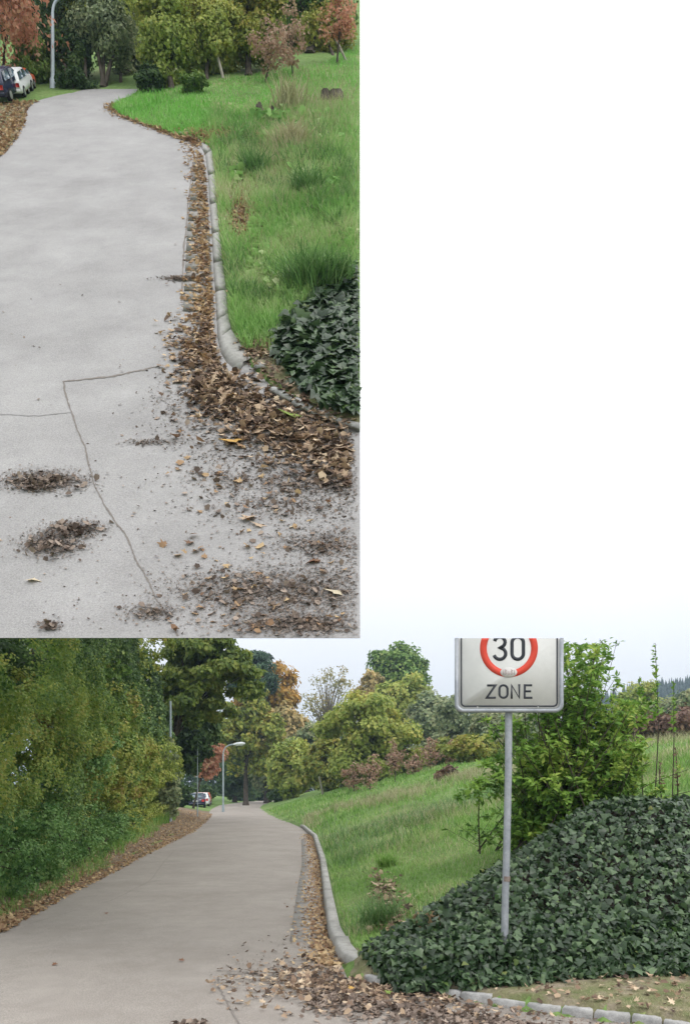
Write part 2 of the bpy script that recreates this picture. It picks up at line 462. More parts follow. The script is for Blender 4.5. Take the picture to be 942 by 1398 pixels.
# ================================================================== LOWER VIEW: terrain functions
def prof(Z):
    return 0.012 * np.maximum(0, Z - 15) - 0.004 * np.maximum(0, Z - 100)
_XL = np.array([(-8, -3.7), (9, -4.2), (13, -4.75), (20.5, -5.5), (24.5, -5.85), (31, -6.4), (43, -8.05), (50, -9.1), (60, -11), (70, -12.5), (84, -14.2), (110, -15.2), (140, -12), (170, -2), (260, 40)], float)
def XH(Z): return np.interp(Z, [8, 9, 13, 20, 31, 43, 60, 90], [-4.2, -4.35, -5.0, -6.1, -7.8, -9.8, -12.8, -17])   # foot of the hedge
_XR = np.array([(6.6, 0.02), (7.3, -.05), (8.5, -.18), (11.5, -.32), (18, -.6), (27, -1.15), (34, -1.95), (41, -3.2), (53, -5.4), (72, -8.2), (88, -9.6), (105, -9.0), (130, -5), (160, 6), (260, 52)], float)
def XL(Z): return np.interp(Z, _XL[:, 0], _XL[:, 1])
def XR(Z):
    near = np.interp(Z, [2.0, 4.2, 4.6, 5.05, 5.615, 6.4, 6.6], [14, 4.6, 3.4, 2.355, 1.27, .18, .02])
    return np.where(Z < 6.6, near, np.interp(Z, _XR[:, 0], _XR[:, 1]))
def gz(X, Z):
    X = np.asarray(X, float); Z = np.asarray(Z, float)
    p = prof(Z)
    d = X - XR(Z)
    rise = 0.27 * np.clip(d, 0, 12) + 0.11 * np.maximum(0, d - 12) - 0.06 * np.maximum(0, d - 40)
    rise = rise * (0.12 + 0.88 * sstep(Z, 5.9, 8.3))
    zr = p + 0.10 * sstep(d, 0.05, 0.16) + rise * sstep(d, 0, 1.0) + 0.05 * snoise(X * .9, Z * .7, 3) * sstep(d, .4, 3)
    dl = XL(Z) - X
    zl = p + 0.05 * sstep(dl, .1, .8) + 0.16 * np.clip(dl - .4, 0, 5) + 0.04 * snoise(X, Z, 5) * sstep(dl, .3, 2)
    return np.where(d > 0, zr, np.where(dl > 0, zl, p))
def ivy_line(Z): return 0.13 + np.maximum(0, Z - 6.8) * .94
def iz(X, Z):
    """ground with the ivy mound on it"""
    X = np.asarray(X, float); Z = np.asarray(Z, float)
    g = gz(X, Z)
    zt = .06 + .42 * np.clip(Z - 5.93, 0, .4) + .54 * np.clip(Z - 6.33, 0, 3.2) - .9 * np.maximum(0, Z - 9.7)
    zt = np.minimum(zt, 1.46 + .05 * snoise(X * 2, Z * 2, 66))
    return g + np.maximum(zt - g, 0) * sstep(X - ivy_line(Z), -.1, 1.35) * (Z > 5.9)

def grid(xs, zs, fn):
    A, B = np.meshgrid(xs, zs)
    V = np.stack([A, B, fn(A, B)], 2).reshape(-1, 3)
    nx, nz = len(xs), len(zs)
    i = np.arange(nz - 1)[:, None] * nx + np.arange(nx - 1)[None]
    Fq = np.stack([i, i + 1, i + nx + 1, i + nx], 2).reshape(-1, 4)
    return V, Fq

xs = np.concatenate([np.linspace(-1200, -60, 12)[:-1], np.linspace(-60, -14, 24)[:-1], np.linspace(-14, -3, 30)[:-1], np.linspace(-3, 4, 71)[:-1], np.linspace(4, 20, 40)[:-1], np.linspace(20, 70, 26)[:-1], np.linspace(70, 1200, 12)])
zs = np.concatenate([np.linspace(-40, 3, 12)[:-1], np.linspace(3, 13, 81)[:-1], np.linspace(13, 40, 60)[:-1], np.linspace(40, 140, 60)[:-1], np.linspace(140, 1100, 16)])
def ground_fn(X, Z):
    onroad = (X <= XR(Z)) & (X >= XL(Z)) & (Z < 220)
    return np.where(onroad, prof(Z) - .03, iz(X, Z)) - .004
V, Fq = grid(xs, zs, ground_fn)
tag(mobj('ground', V, Fq, M['meadow'], smooth=True), 'green meadow ground rising to the right of the lower road', None, kind='structure')

zz = np.concatenate([np.linspace(-8, 4, 10)[:-1], np.linspace(4, 9, 26)[:-1], np.linspace(9, 40, 60)[:-1], np.linspace(40, 220, 70)])
ss = np.linspace(0, 1, 17)
L_, R_ = XL(zz), XR(zz)
A = L_[:, None] + (R_ - L_)[:, None] * ss[None]
B = np.repeat(zz[:, None], 17, 1)
Vr = np.stack([A, B, prof(B) + .03 * (1 - (2 * ss[None] - 1) ** 2)], 2).reshape(-1, 3)
i = np.arange(len(zz) - 1)[:, None] * 17 + np.arange(16)[None]
tag(mobj('road', Vr, np.stack([i, i + 1, i + 18, i + 17], 2).reshape(-1, 4), M['asphalt_low'], smooth=True), 'grey brown asphalt road curving away in the lower view', None, kind='structure')
def rz_(X, Z):
    s = np.clip((X - XL(Z)) / (XR(Z) - XL(Z)), 0, 1)
    return prof(Z) + .03 * (1 - (2 * s - 1) ** 2)

def strip(name, pts, width, mat, lift, zfn, label):
    """thin ribbon along ground points (X,Z)"""
    pts = np.array(pts, float)
    n = max(2, int(len(pts) * 6))
    t = np.linspace(0, len(pts) - 1, n)
    P = np.stack([np.interp(t, np.arange(len(pts)), pts[:, k]) for k in (0, 1)], 1)
    P += rng.normal(size=P.shape) * width * .35
    d = nrm(np.gradient(P, axis=0)); nr = np.stack([d[:, 1], -d[:, 0]], 1)
    wd = width * rng.uniform(.5, 1.2, (n, 1))
    Lp, Rp = P - nr * wd / 2, P + nr * wd / 2
    Q = np.concatenate([Lp, Rp])
    Vv = np.column_stack([Q, zfn(Q[:, 0], Q[:, 1]) + lift])
    i = np.arange(n - 1)
    return tag(mobj(name, Vv, np.stack([i, i + 1, i + n + 1, i + n], 1), mat), label, None, kind='structure')

strip('road_crack', [(-1.12, 6.55), (-1.07, 6.25), (-.95, 5.85), (-.85, 5.5), (-.72, 5.1)], .016, M['seam'], .004, rz_, 'dark crack running along the asphalt of the lower road')
strip('road_crack', [(-1.1, 6.6), (-.8, 6.68), (-.4, 6.8)], .016, M['crack'], .004, rz_, 'faint cross crack in the lower road by the kerb end')
strip('road_crack', [(-4.0, 9.4), (-3.6, 11.5), (-3.7, 14), (-4.4, 18), (-5.0, 22)], .009, M['seam'], .004, rz_, 'long faint seam near the left edge of the lower road')
strip('road_crack', [(-.62, 8.2), (-.66, 11), (-.86, 16), (-1.1, 20), (-1.5, 27)], .028, M['crack'], .004, rz_, 'straight joint between lower road asphalt and gutter slabs')

# kerb of the lower view: one stone after the other
kerb = tag(empty('kerb', (-.05, 7.3, 0)), 'raised pale concrete kerb along the right edge of the lower road', 'kerb')
def kerb_stone(z0, z1, parent, sh=0.0):
    W, H, bt = .125, .13, .02
    secs = []
    n = 4
    for Z in np.linspace(z0 + .006, z1 - .006, n):
        x, p = float(XR(Z)), float(prof(Z))
        secs.append([(x - bt, Z, p - .05), (x, Z, p + H - .02), (x + .02, Z, p + H + sh), (x + W, Z, p + H + sh), (x + W, Z, p - .05)])
    Vv = np.array(secs).reshape(-1, 3)
    Fc = [(a * 5 + k, a * 5 + (k + 1) % 5, (a + 1) * 5 + (k + 1) % 5, (a + 1) * 5 + k) for a in range(n - 1) for k in range(5)]
    mobj('kerb_stone', Vv, [np.array(Fc), np.array([[4, 3, 2, 1, 0], [(n - 1) * 5 + k for k in range(5)]])], M['kerb'], parent)
zc = 7.9
while zc < 34:
    kerb_stone(zc, zc + 1.0, kerb, rng.uniform(-.004, .006))
    zc += 1.0
# the rounded end stone sweeping to the right
pts = [(XR(7.9), 7.9), (-.09, 7.55), (-.03, 7.25), (.07, 7.05), (.22, 6.93)]
secs = []
for k, (x, Z) in enumerate(pts):
    dx, dz = (pts[min(k + 1, 4)][0] - pts[max(k - 1, 0)][0], pts[min(k + 1, 4)][1] - pts[max(k - 1, 0)][1])
    l = math.hypot(dx, dz); nx, nz_ = -dz / l, dx / l
    H = .13 - .012 * k
    secs.append([(x - .02 * nx, Z - .02 * nz_, -.05), (x, Z, H - .02), (x + .02 * nx, Z + .02 * nz_, H), (x + .15 * nx, Z + .15 * nz_, H), (x + .15 * nx, Z + .15 * nz_, -.05)])
Vv = np.array(secs).reshape(-1, 3)
Fc = [(a * 5 + k, a * 5 + (k + 1) % 5, (a + 1) * 5 + (k + 1) % 5, (a + 1) * 5 + k) for a in range(4) for k in range(5)]
mobj('kerb_stone', Vv, [np.array(Fc), np.array([[4, 3, 2, 1, 0], [20, 21, 22, 23, 24]])], M['kerb'], kerb)

gut = tag(empty('gutter', (-.5, 8, 0)), 'pale concrete gutter slabs beside the kerb of the lower road', 'gutter')
zc = 8.2
while zc < 26:
    x0, x1 = float(XR(zc)), float(XR(zc + .48))
    b = MB()
    P = np.array([(x0 - .44, zc, 0), (x0 - .03, zc, 0), (x1 - .03, zc + .48, 0), (x1 - .44, zc + .48, 0)], float)
    zt = rz_(P[:, 0], P[:, 1]) + .010
    top = P.copy(); top[:, 2] = zt; bot = P.copy(); bot[:, 2] = zt - .06
    b.add(np.concatenate([top, bot]), [(0, 1, 2, 3), (0, 4, 5, 1), (1, 5, 6, 2), (2, 6, 7, 3), (3, 7, 4, 0)])
    b.build('gutter_slab', M['gutter'], gut)
    zc += .5

edg = tag(empty('stone_edging', (.2, 6.3, 0)), 'low pale granite edging stones bordering the verge under the sign', 'edging')
ez = np.linspace(6.42, 4.62, 200); ep = np.stack([XR(ez), ez], 1)
el = np.concatenate([[0], np.cumsum(np.linalg.norm(np.diff(ep, axis=0), axis=1))])
def edge_at(q): return np.array([np.interp(q, el, ep[:, 0]), np.interp(q, el, ep[:, 1])])
s_ = 0.0
while s_ < el[-1] - .3:
    ln = rng.uniform(.16, .33)
    if .1 < s_ < .3: s_ += .12                       # a gap filled by leaves
    c0, c1 = edge_at(s_ + .006), edge_at(s_ + ln - .006)
    dv = nrm(c1 - c0); nv = np.array([-dv[1], dv[0]])
    h = .062 + rng.uniform(-.008, .010); wd = .085 + rng.uniform(-.012, .012); sk = rng.uniform(-.008, .010)
    q = [c0 + nv * sk, c1 + nv * (sk + rng.uniform(-.006, .006)), c1 + nv * (sk + wd), c0 + nv * (sk + wd)]
    m_ = sum(q) / 4
    tp = [m_ + (p - m_) * rng.uniform(.86, .95) for p in q]
    Vv = [(*p, -.05) for p in q] + [(*p, h - rng.uniform(.008, .02)) for p in q] + [(*p, h + rng.uniform(-.005, .005)) for p in tp]
    Fc = [(a * 4 + k, a * 4 + (k + 1) % 4, (a + 1) * 4 + (k + 1) % 4, (a + 1) * 4 + k) for a in range(2) for k in range(4)] + [(8, 9, 10, 11)]
    mobj('edging_stone', Vv, np.array(Fc), M['granite'], edg)
    s_ += ln

# verge between the edging, the kerb end and the ivy
xv = np.linspace(-.15, 5.2, 110); zv = np.linspace(4.4, 7.7, 80)
S, T_ = np.meshgrid(xv, zv)
Vv = np.stack([S, T_, iz(S, T_) + .004], 2).reshape(-1, 3)
i = np.arange(79)[:, None] * 110 + np.arange(109)[None]
Fq = np.stack([i, i + 1, i + 111, i + 110], 2).reshape(-1, 4)
cx_, cz_ = S.ravel()[Fq].mean(1), T_.ravel()[Fq].mean(1)
Fq = Fq[(cx_ > XR(cz_) + .05) & (cz_ < 6.2 + np.clip(1.4 - cx_ * 1.5, 0, 1.3))]
tag(mobj('verge', Vv, Fq, M['verge'], smooth=True), 'patchy brown and green verge between the edging stones and the ivy', None, kind='structure')

# ------------------------------------------------------------------ trees
def crown_points(blobs, n, clump=0.28, clumps=24, seed=0, shell=.75, flat=1.0):
    """leaf positions and outward normals in a crown made of ellipsoids; leaves sit in clumps with gaps between them"""
    r = np.random.default_rng(seed)
    P, Nn, C0 = [], [], []
    vol = np.array([b[3] * b[4] * b[5] for b in blobs]) ** .67
    for b, share in zip(blobs, vol / vol.sum()):
        c = np.array(b[:3]); rad = np.array(b[3:6])
        k = max(5, int(clumps * share))
        d = nrm(r.normal(size=(k, 3)))
        cc = c + d * rad * (r.uniform(shell ** 3, 1, (k, 1)) ** (1 / 3)) * r.uniform(.85, 1.05, (k, 1))
        m = int(n * share)
        wts = r.uniform(.4, 1.6, k); wts /= wts.sum()
        idx = r.choice(k, m, p=wts)
        cs = clump * np.cbrt(rad.prod()) * r.uniform(.6, 1.35, k)
        q = r.normal(size=(m, 3))
        q = q / np.maximum(1, np.linalg.norm(q, axis=1, keepdims=True) / 1.9)
        pts = cc[idx] + q * cs[idx][:, None] * np.array([1.15, 1.15, .75 * flat])
        P.append(pts); C0.append(cc)
        Nn.append(nrm(nrm((pts - c) / rad) * .7 + nrm(q) * .6 + r.normal(size=(m, 3)) * .55 + np.array([0, 0, .35])))
    return np.concatenate(P), np.concatenate(Nn), np.concatenate(C0)

def tree(name, label, cat, base, blobs, n, leaf, mat, trunk_r=.15, group=None, bark='bark', clip=None, clump=.21, clumps=80, seed=0,
         limbs=9, tmpl=T_LEAF, shell=.5, trunk_top=None, lean=0.0, stems=1, crown_name='crown', flat=1.0):
    base = np.array(base, float)
    t = tag(empty(name, base), label, cat, group)
    P, Nn, cc = crown_points(blobs, n, clump, clumps, seed, shell, flat)
    if clip is not None:
        k = clip(P); P, Nn = P[k], Nn[k]
        cc = cc[clip(cc)] if len(cc) else cc
    r = np.random.default_rng(seed + 1)
    Fr = frames(Nn, r.normal(size=Nn.shape) + np.array([0, 0, -.5]))
    s = leaf * r.uniform(.65, 1.35, len(P))
    V, Fc = scatter(tmpl, P, Fr, s)
    if len(P): mobj(crown_name, V, Fc, mat, t)
    top = np.array(trunk_top if trunk_top is not None else blobs[0][:3], float)
    for q in range(stems):
        m = MB()
        bb = base + (np.array([r.uniform(-1, 1), r.uniform(-.5, .5), 0]) * trunk_r * 2 if stems > 1 else 0)
        tt = top + (r.normal(size=3) * np.array([1, 1, .3]) * trunk_r * 4 if stems > 1 else 0)
        mid = bb + (tt - bb) * .5 + np.array([lean, 0, 0]) + r.normal(size=3) * trunk_r * .4
        path = np.array([bb - [0, 0, .1], bb + (mid - bb) * .15, mid, bb + (tt - bb) * .75 + r.normal(size=3) * trunk_r * .4, tt])
        m.tube(path, [trunk_r * 1.5, trunk_r, trunk_r * .72, trunk_r * .5, trunk_r * .25], 7)
        m.build('trunk', M[bark], t)
    if limbs and len(cc):
        m = MB()
        pick = cc[r.permutation(len(cc))[:limbs]]
        for c in pick:
            f = r.uniform(.4, .85)
            st = base + (top - base) * f
            mid = st + (c - st) * .5 + np.array([0, 0, .12]) * np.linalg.norm(c - st)
            m.tube([st, mid, c], [trunk_r * .38, trunk_r * .22, trunk_r * .07], 5, False)
        m.build('limbs', M[bark], t)
    return t

def blobs_px(u0, v0, u1, v1, Z, seed, k=4, depth=.8):
    """a crown outline (photo pixels, at depth Z) as a main ellipsoid and smaller ones round it"""
    r = np.random.default_rng(seed)
    c = px((u0 + u1) / 2, (v0 + v1) / 2, Z)
    rx, rz = (u1 - u0) / 2 / F * Z, (v1 - v0) / 2 / F * Z
    out_ = [(*c, rx * .8, rx * depth * .85, rz * .82)]
    for a in range(k):
        th = 2 * math.pi * a / k + r.uniform(-.4, .4)
        q = c + np.array([math.cos(th) * rx * .55, r.uniform(-.5, .4) * rx * depth, math.sin(th) * rz * .55])
        f = r.uniform(.4, .6)
        out_.append((*q, rx * f, rx * f * depth, rz * f))
    return out_

def low_base(u, Z):
    X = (u - CX) / F * Z
    return np.array([X, Z, float(gz(X, Z))])

def tpx(name, label, cat, box, Z, n, leafpx, mat, trunk_px=6, bu=None, **kw):
    u0, v0, u1, v1 = box
    n = int(n * 1.25); leafpx *= .97
    seed = kw.pop('seed', int(u0 * 7 + v0 * 3 + Z))
    k = kw.pop('k', 4)
    b = blobs_px(u0, v0, u1, v1, Z, seed, k)
    base = low_base((u0 + u1) / 2 if bu is None else bu, Z)
    return tree(name, label, cat, base, b, n, leafpx / F * Z, M[mat], trunk_px / F * Z / 2, seed=seed, **kw)

under = lambda P: (P[:, 2] - EYE) / P[:, 1] < .245   # leaves stay below the upper hillside

G_BG = 'background trees of the lower view'
# background, far to near
tpx('bare_tree', 'sparse nearly leafless tree against the sky in the lower view', 'tree', (404, 900, 492, 1010), 120, 1300, 3.6, 't_sparse', 5, group=G_BG, limbs=90, clumps=120, clump=.16, bark='bark_pale', shell=.4)
tpx('broadleaf_tree', 'tallest green tree topping the middle of the lower view', 'tree', (500, 876, 588, 985), 110, 9000, 6, 't_mid', 8, group=G_BG, k=5)
tpx('broadleaf_tree', 'brownish yellow tree left of the tallest green tree', 'tree', (482, 918, 540, 1000), 100, 4000, 6, 't_brown', 6, group=G_BG)
tpx('broadleaf_tree', 'yellow green tree just below the tallest green tree', 'tree', (515, 915, 600, 1010), 92, 6000, 6, 't_yellow', 6, group=G_BG)
tpx('autumn_tree', 'orange yellow autumn tree right of the pine in the lower view', 'tree', (322, 895, 410, 1015), 100, 9000, 6, 't_orange', 8, group=G_BG, k=5)
tpx('autumn_tree', 'brown autumn tree below the bare tree', 'tree', (352, 955, 432, 1075), 92, 8000, 6, 't_brown', 8, group=G_BG, k=5)
tpx('broadleaf_tree', 'grey green tree beside the left of the bare tree', 'tree', (392, 985, 445, 1080), 88, 4500, 6, 't_grey', 6, group=G_BG)
pt = tpx('pine_tree', 'dark blue green pine behind the overhanging left canopy', 'tree', (318, 880, 380, 968), 96, 9000, 7, 't_pine', 4, group=G_BG, tmpl=T_LANCE, clump=.22, clumps=40, flat=.6, bu=335, clip=under)
tpx('broadleaf_tree', 'olive tree between the pine and the curved lamp', 'tree', (292, 940, 380, 1060), 82, 8000, 6, 't_olive', 7, group=G_BG, k=5, clip=under)
tpx('broadleaf_tree', 'grey green tree above the far road bend', 'tree', (335, 1000, 400, 1085), 95, 7000, 5, 't_grey', 7, group=G_BG, stems=2)
tpx('broadleaf_tree', 'dark tree standing behind the curved lamp', 'tree', (296, 1020, 345, 1092), 100, 6000, 5, 't_dark', 7, group=G_BG)
tpx('broadleaf_tree', 'dark low tree closing the end of the lower road', 'tree', (325, 1045, 375, 1094), 150, 4500, 5, 't_dark', 5, group=G_BG, stems=3)
tpx('broadleaf_tree', 'light green slender tree right of the far bend', 'tree', (368, 1005, 432, 1090), 72, 8000, 5.5, 't_yellow', 8, group=G_BG, k=5, bu=398)
tpx('broadleaf_tree', 'bushy olive green tree left of the round tree', 'tree', (415, 1000, 478, 1082), 66, 7500, 6, 't_olive', 6, group=G_BG, k=5)
tpx('broadleaf_tree', 'grey olive tree behind the right shoulder of the round tree', 'tree', (550, 945, 640, 1050), 85, 7500, 5.5, 't_grey', 6, group=G_BG, k=5)
tpx('broadleaf_tree', 'dull grey tree just left of the sign', 'tree', (590, 950, 660, 1045), 70, 5000, 5.5, 't_grey', 6, group=G_BG, clumps=40, clump=.22)
tpx('broadleaf_tree', 'broad round yellow green tree with a dark forked trunk', 'tree', (436, 945, 582, 1070), 58, 20000, 6, 't_yellow', 11, group=G_BG, k=6, bu=505, limbs=16)
tpx('broadleaf_tree', 'low olive tree under the sign edge on the meadow', 'tree', (610, 1000, 690, 1045), 52, 5000, 6, 't_olive', 4, group=G_BG)
tpx('broadleaf_tree', 'grey green thicket tree behind the sign post', 'tree', (640, 960, 760, 1040), 60, 9000, 6, 't_grey', 5, group=G_BG, k=5)
bl = [tuple(np.concatenate([px(u, v, 150), (9, 5, h)])) for u, v, h in ((215, 1030, 14), (270, 1040, 11), (320, 1050, 9), (370, 1060, 6), (420, 1055, 7), (470, 1040, 8), (540, 1015, 8), (610, 1010, 7), (680, 1000, 6))]
P, Nn, cc = crown_points(bl, 22000, .26, 200, 6, .3)
V, Fc = scatter(T_LEAF, P, frames(Nn), rng.uniform(.6, 1.1, len(P)))
tag(mobj('woods', V, Fc, M['t_dark']), 'dark wood closing the view behind the trees of the lower road', 'woods', kind='stuff')
# small dark bush and red saplings
tpx('evergreen_bush', 'small dark evergreen bush at the far bend of the lower road', 'bush', (368, 1074, 392, 1095), 76, 1800, 4, 't_dark', 3)
G_SAP = 'red leaved saplings on the lower meadow'
for u0, v0, u1, v1, Z, lab in ((466, 1040, 500, 1082, 50, 'red leaved sapling at the left end of the lower meadow crest'),
                               (490, 1028, 520, 1076, 48, 'pinkish red sapling in front of the dark forked trunk'),
                               (526, 1012, 552, 1060, 50, 'brightest red sapling in the middle of the lower meadow'),
                               (548, 1030, 578, 1058, 52, 'low brownish red sapling right of the brightest one'),
                               (570, 1008, 604, 1048, 54, 'orange brown sapling near the low olive tree'),
                               (604, 1010, 625, 1040, 54, 'small reddish sapling left of the low olive tree')):
    tpx('red_sapling', lab, 'sapling', (u0, v0, u1, v1), Z, 300, 4.2, 't_pink', 1.8, group=G_SAP, clumps=40, clump=.25, limbs=18)
G_LB = 'low bushes closing the lower background'
for u0, v0, u1, v1, Z, mt, lab in ((286, 1070, 322, 1097, 118, 't_dark', 'low dark bush left of the far end of the lower road'), (316, 1072, 348, 1099, 112, 't_dark', 'low dark bush straight at the far end of the lower road'),
                               (342, 1070, 372, 1097, 122, 't_dark', 'low grey bush right at the far end of the lower road'), (248, 1070, 292, 1100, 92, 't_dark', 'low dark bush behind the parked cars of the lower view'),
                               (224, 1066, 262, 1106, 60, 't_dark', 'low dark bush at the end of the left hedge beside the parked cars'), (500, 1022, 560, 1062, 66, 't_olive', 'low olive bush behind the middle red saplings'), (545, 1015, 605, 1052, 68, 't_grey', 'low grey bush behind the right red saplings'), (455, 1045, 510, 1080, 64, 't_olive', 'low olive bush behind the left red sapling'), (590, 1008, 640, 1045, 66, 't_olive', 'low olive bush behind the small reddish sapling')):
    tpx('low_bush', lab, 'bush', (u0, v0, u1, v1), Z, 2600, 5, mt, 2, group=G_LB, stems=2)
# red tree by the parked car
tpx('red_tree', 'red leaved tree over the parked cars in the lower view', 'tree', (258, 1002, 306, 1062), 62, 5200, 5.5, 't_red', 3, bu=264, k=5)
tpx('broadleaf_tree', 'overhanging yellow green tree at the top of the lower view', 'tree', (205, 850, 345, 990), 42, 30000, 7, 't_overhang', 10, bu=195, k=9, clip=under, clump=.17, clumps=110, flat=.55, shell=.4)
tpx('broadleaf_tree', 'dark branch laden tree below the overhanging canopy', 'tree', (222, 945, 302, 1045), 47, 11000, 7, 't_dark', 8, bu=225, k=5, clip=under)

# ------------------------------------------------------------------ left hedge of the lower view
Vv = np.array([(float(x_), z_, float(gz(x_, z_)) + .006) for z_ in np.linspace(8, 60, 60) for x_ in np.linspace(float(XH(z_)) - .5, float(XL(z_)) - .02, 5)])
i = np.arange(59)[:, None] * 5 + np.arange(4)[None]
tag(mobj('verge', Vv, np.stack([i, i + 1, i + 6, i + 5], 2).reshape(-1, 4), M['earth'], smooth=True), 'brown earth strip between the left hedge and the lower road', None, kind='structure')
G_H = 'shrubs and trees of the roadside hedge'
def hedge(Z, off, rx, rz_c, rz_r, n, leaf, mat, label, name='hedge_shrub', cat='shrub', clumps=34, clump=.22, ry=None, seed=None, trunk=.06, cen=None):
    X = float(XH(Z)) - off + .75
    b = float(gz(X, Z))
    n = int(n * .85); leaf *= .84; clump *= .68; clumps = int(clumps * 1.5)
    seed = int(Z * 13 + off * 5) if seed is None else seed
    r = np.random.default_rng(seed)
    ry = ry or rx
    bl = [(X, Z, b + rz_c, rx * .8, ry * .85, rz_r * .85)]
    for k in range(5):
        th = k * 1.256 + r.uniform(-.4, .4)
        bl.append((X + math.cos(th) * rx * .5, Z + r.uniform(-.6, .6) * ry, b + rz_c + math.sin(th) * rz_r * .55, rx * r.uniform(.35, .55), ry * r.uniform(.35, .55), rz_r * r.uniform(.35, .5)))
    cl = lambda P: under(P) & (P[:, 0] < XH(P[:, 1]) - .05 + np.clip((P[:, 2] - gz(P[:, 0], P[:, 1]) - .3) * .5, 0, 1.2)) & (P[:, 2] > gz(P[:, 0], P[:, 1]) - .1)
    return tree(name, label, cat, (X, Z, b), bl, n, leaf, M[mat], trunk, group=G_H, clip=cl, seed=seed, clumps=clumps, clump=clump, limbs=8, shell=.8, tmpl=T_LEAFW, crown_name='crown')
n = 210000
Z = 8.5 + 38 * rng.uniform(0, 1, n) ** 1.35
top = np.interp(Z, [8, 26, 34, 46.5], [9.5, 8.2, 6.2, 4.4])
h = rng.uniform(0, 1, n) ** .85 * np.minimum(top, .25 * Z + 1.6)
lump = .55 * snoise(Z * 1.1, h * 1.5, 101) + .35 * snoise(Z * 2.6, h * 3.1, 102) + .2 * snoise(Z * 6, h * 6, 103)
X = XH(Z) - .75 + .55 * sstep(h, .3, 3.2) * (Z < 40) + lump * .55 - np.abs(rng.normal(0, .22, n)) - .25 * sstep(h, 3.5, 8)
P = np.stack([X, Z, gz(X, Z) + h], 1)
k = under(P) & (snoise(Z * 1.9, h * 1.6, 104) > -.40)
P = P[k]; m_ = len(P)
hw = tag(empty('leafy_hedge', (float(XH(20.)) - .8, 20.0, float(gz(XH(20.) - .8, 20.0)))), 'tall continuous leafy hedge wall along the left of the lower road', 'hedge')
Nn = nrm(np.array([.75, -.35, .45]) + rng.normal(size=(m_, 3)) * .6)
Fr = frames(Nn, rng.normal(size=(m_, 3)) * .6 + np.array([.1, 0, -.8]))
sz = rng.uniform(.045, .085, m_) * np.clip(P[:, 1] / 16, .8, 2.2)
sel = snoise(P[:, 1] * .45, P[:, 2] * .7, 105) + rng.normal(0, .25, m_)
for lo, hi, mt in ((-9, -.35, 't_dark'), (-.35, .25, 'ivy_wall'), (.25, 9, 'hedge_mix')):
    k = (sel >= lo) & (sel < hi)
    V, Fc = scatter(T_LEAFW, P[k], Fr[k], sz[k])
    tag(mobj('foliage', V, Fc, M[mt], hw), kind='stuff')
hedge(11.2, 1.7, 1.3, .55, .75, 11000, .06, 'bramble', 'low bright green bramble mound nearest the lower left edge', 'bramble', 'bramble', 60, .17)
hedge(13.2, 1.4, 1.25, .65, .85, 11000, .065, 'bramble', 'second bramble mound along the lower left verge', 'bramble', 'bramble', 60, .17)
hedge(15.6, 1.3, 1.3, .6, .8, 9000, .07, 'bramble', 'third bramble mound where the lower verge turns brown', 'bramble', 'bramble', 60, .17)
for Z_, lab_ in ((17.6, 'fourth, small bramble mound along the lower verge'), (20.2, 'fifth, small bramble mound along the lower verge'), (23.2, 'sixth, small bramble mound along the lower verge'),
                 (26.6, 'small weedy mound in front of the tall russet flecked shrub'), (30.4, 'small weedy mound at the foot of the light yellow green shrub'), (34.6, 'last weedy mound before the end of the hedge')):
    hedge(Z_, 1.15, .95, .4, .6, 3600, .075, 'bramble' if Z_ < 25 else 't_yellow', lab_, 'bramble', 'bramble', 40, .2, ry=1.5)
hedge(12.6, 3.0, 1.7, 1.9, 1.9, 16000, .085, 't_dark', 'dark green leafy shrub at the far left of the hedge', clumps=70, clump=.16)
hedge(15.0, 2.7, 1.8, 2.2, 2.2, 17000, .09, 'hedge_mix', 'mixed green and brown shrub behind the second bramble mound', clumps=80, clump=.16)
hedge(18.5, 2.4, 2.0, 2.2, 2.3, 17000, .10, 'bramble', 'grey green rounded shrub in the middle of the hedge', clumps=80, clump=.16)
hedge(22.5, 2.2, 2.0, 2.5, 2.6, 16000, .11, 'hedge_mix', 'yellow and russet tinted shrub of the hedge', clumps=80, clump=.16)
hedge(27.0, 2.3, 2.2, 2.8, 3.0, 15000, .13, 'hedge_mix', 'tall russet flecked shrub before the grey pole', clumps=80, clump=.16)
hedge(31.5, 2.2, 2.2, 2.3, 2.5, 13000, .14, 't_yellow', 'light yellow green shrub below the grey pole', clumps=70, clump=.18)
hedge(36.5, 2.3, 2.2, 2.3, 2.4, 12000, .16, 't_yellow', 'bright yellow green shrub at the far end of the hedge', clumps=70, clump=.18)
hedge(42.0, 2.3, 2.2, 2.6, 2.8, 8000, .17, 't_olive', 'last olive shrub of the hedge before the parked cars', clumps=60, clump=.18)
hedge(13.5, 4.6, 2.4, 3.4, 1.9, 16000, .10, 't_dark', 'dark tree crowning the hedge at the far left', 'hedge_tree', 'tree', 60, .2, trunk=.12)
hedge(17.5, 4.0, 2.6, 4.3, 2.3, 17000, .11, 't_dark', 'dark hollow crowned tree behind the grey green shrub', 'hedge_tree', 'tree', 60, .2, trunk=.14)
hedge(22.0, 3.6, 2.8, 5.4, 2.6, 17000, .13, 't_mid', 'green tree leaning over the russet tinted shrub', 'hedge_tree', 'tree', 60, .2, trunk=.15)
hedge(27.5, 3.4, 3.0, 6.6, 3.0, 17000, .15, 't_olive', 'olive tree with yellowing tips over the hedge', 'hedge_tree', 'tree', 60, .2, trunk=.17)
hedge(33.0, 3.4, 3.2, 7.6, 3.4, 15000, .17, 't_olive', 'tall olive tree behind the grey pole', 'hedge_tree', 'tree', 60, .2, trunk=.18)
hedge(40.0, 5.0, 3.4, 6.5, 4.5, 14000, .20, 't_olive', 'olive tree closing the gap above the end of the hedge', 'hedge_tree', 'tree', 60, .22, trunk=.16)
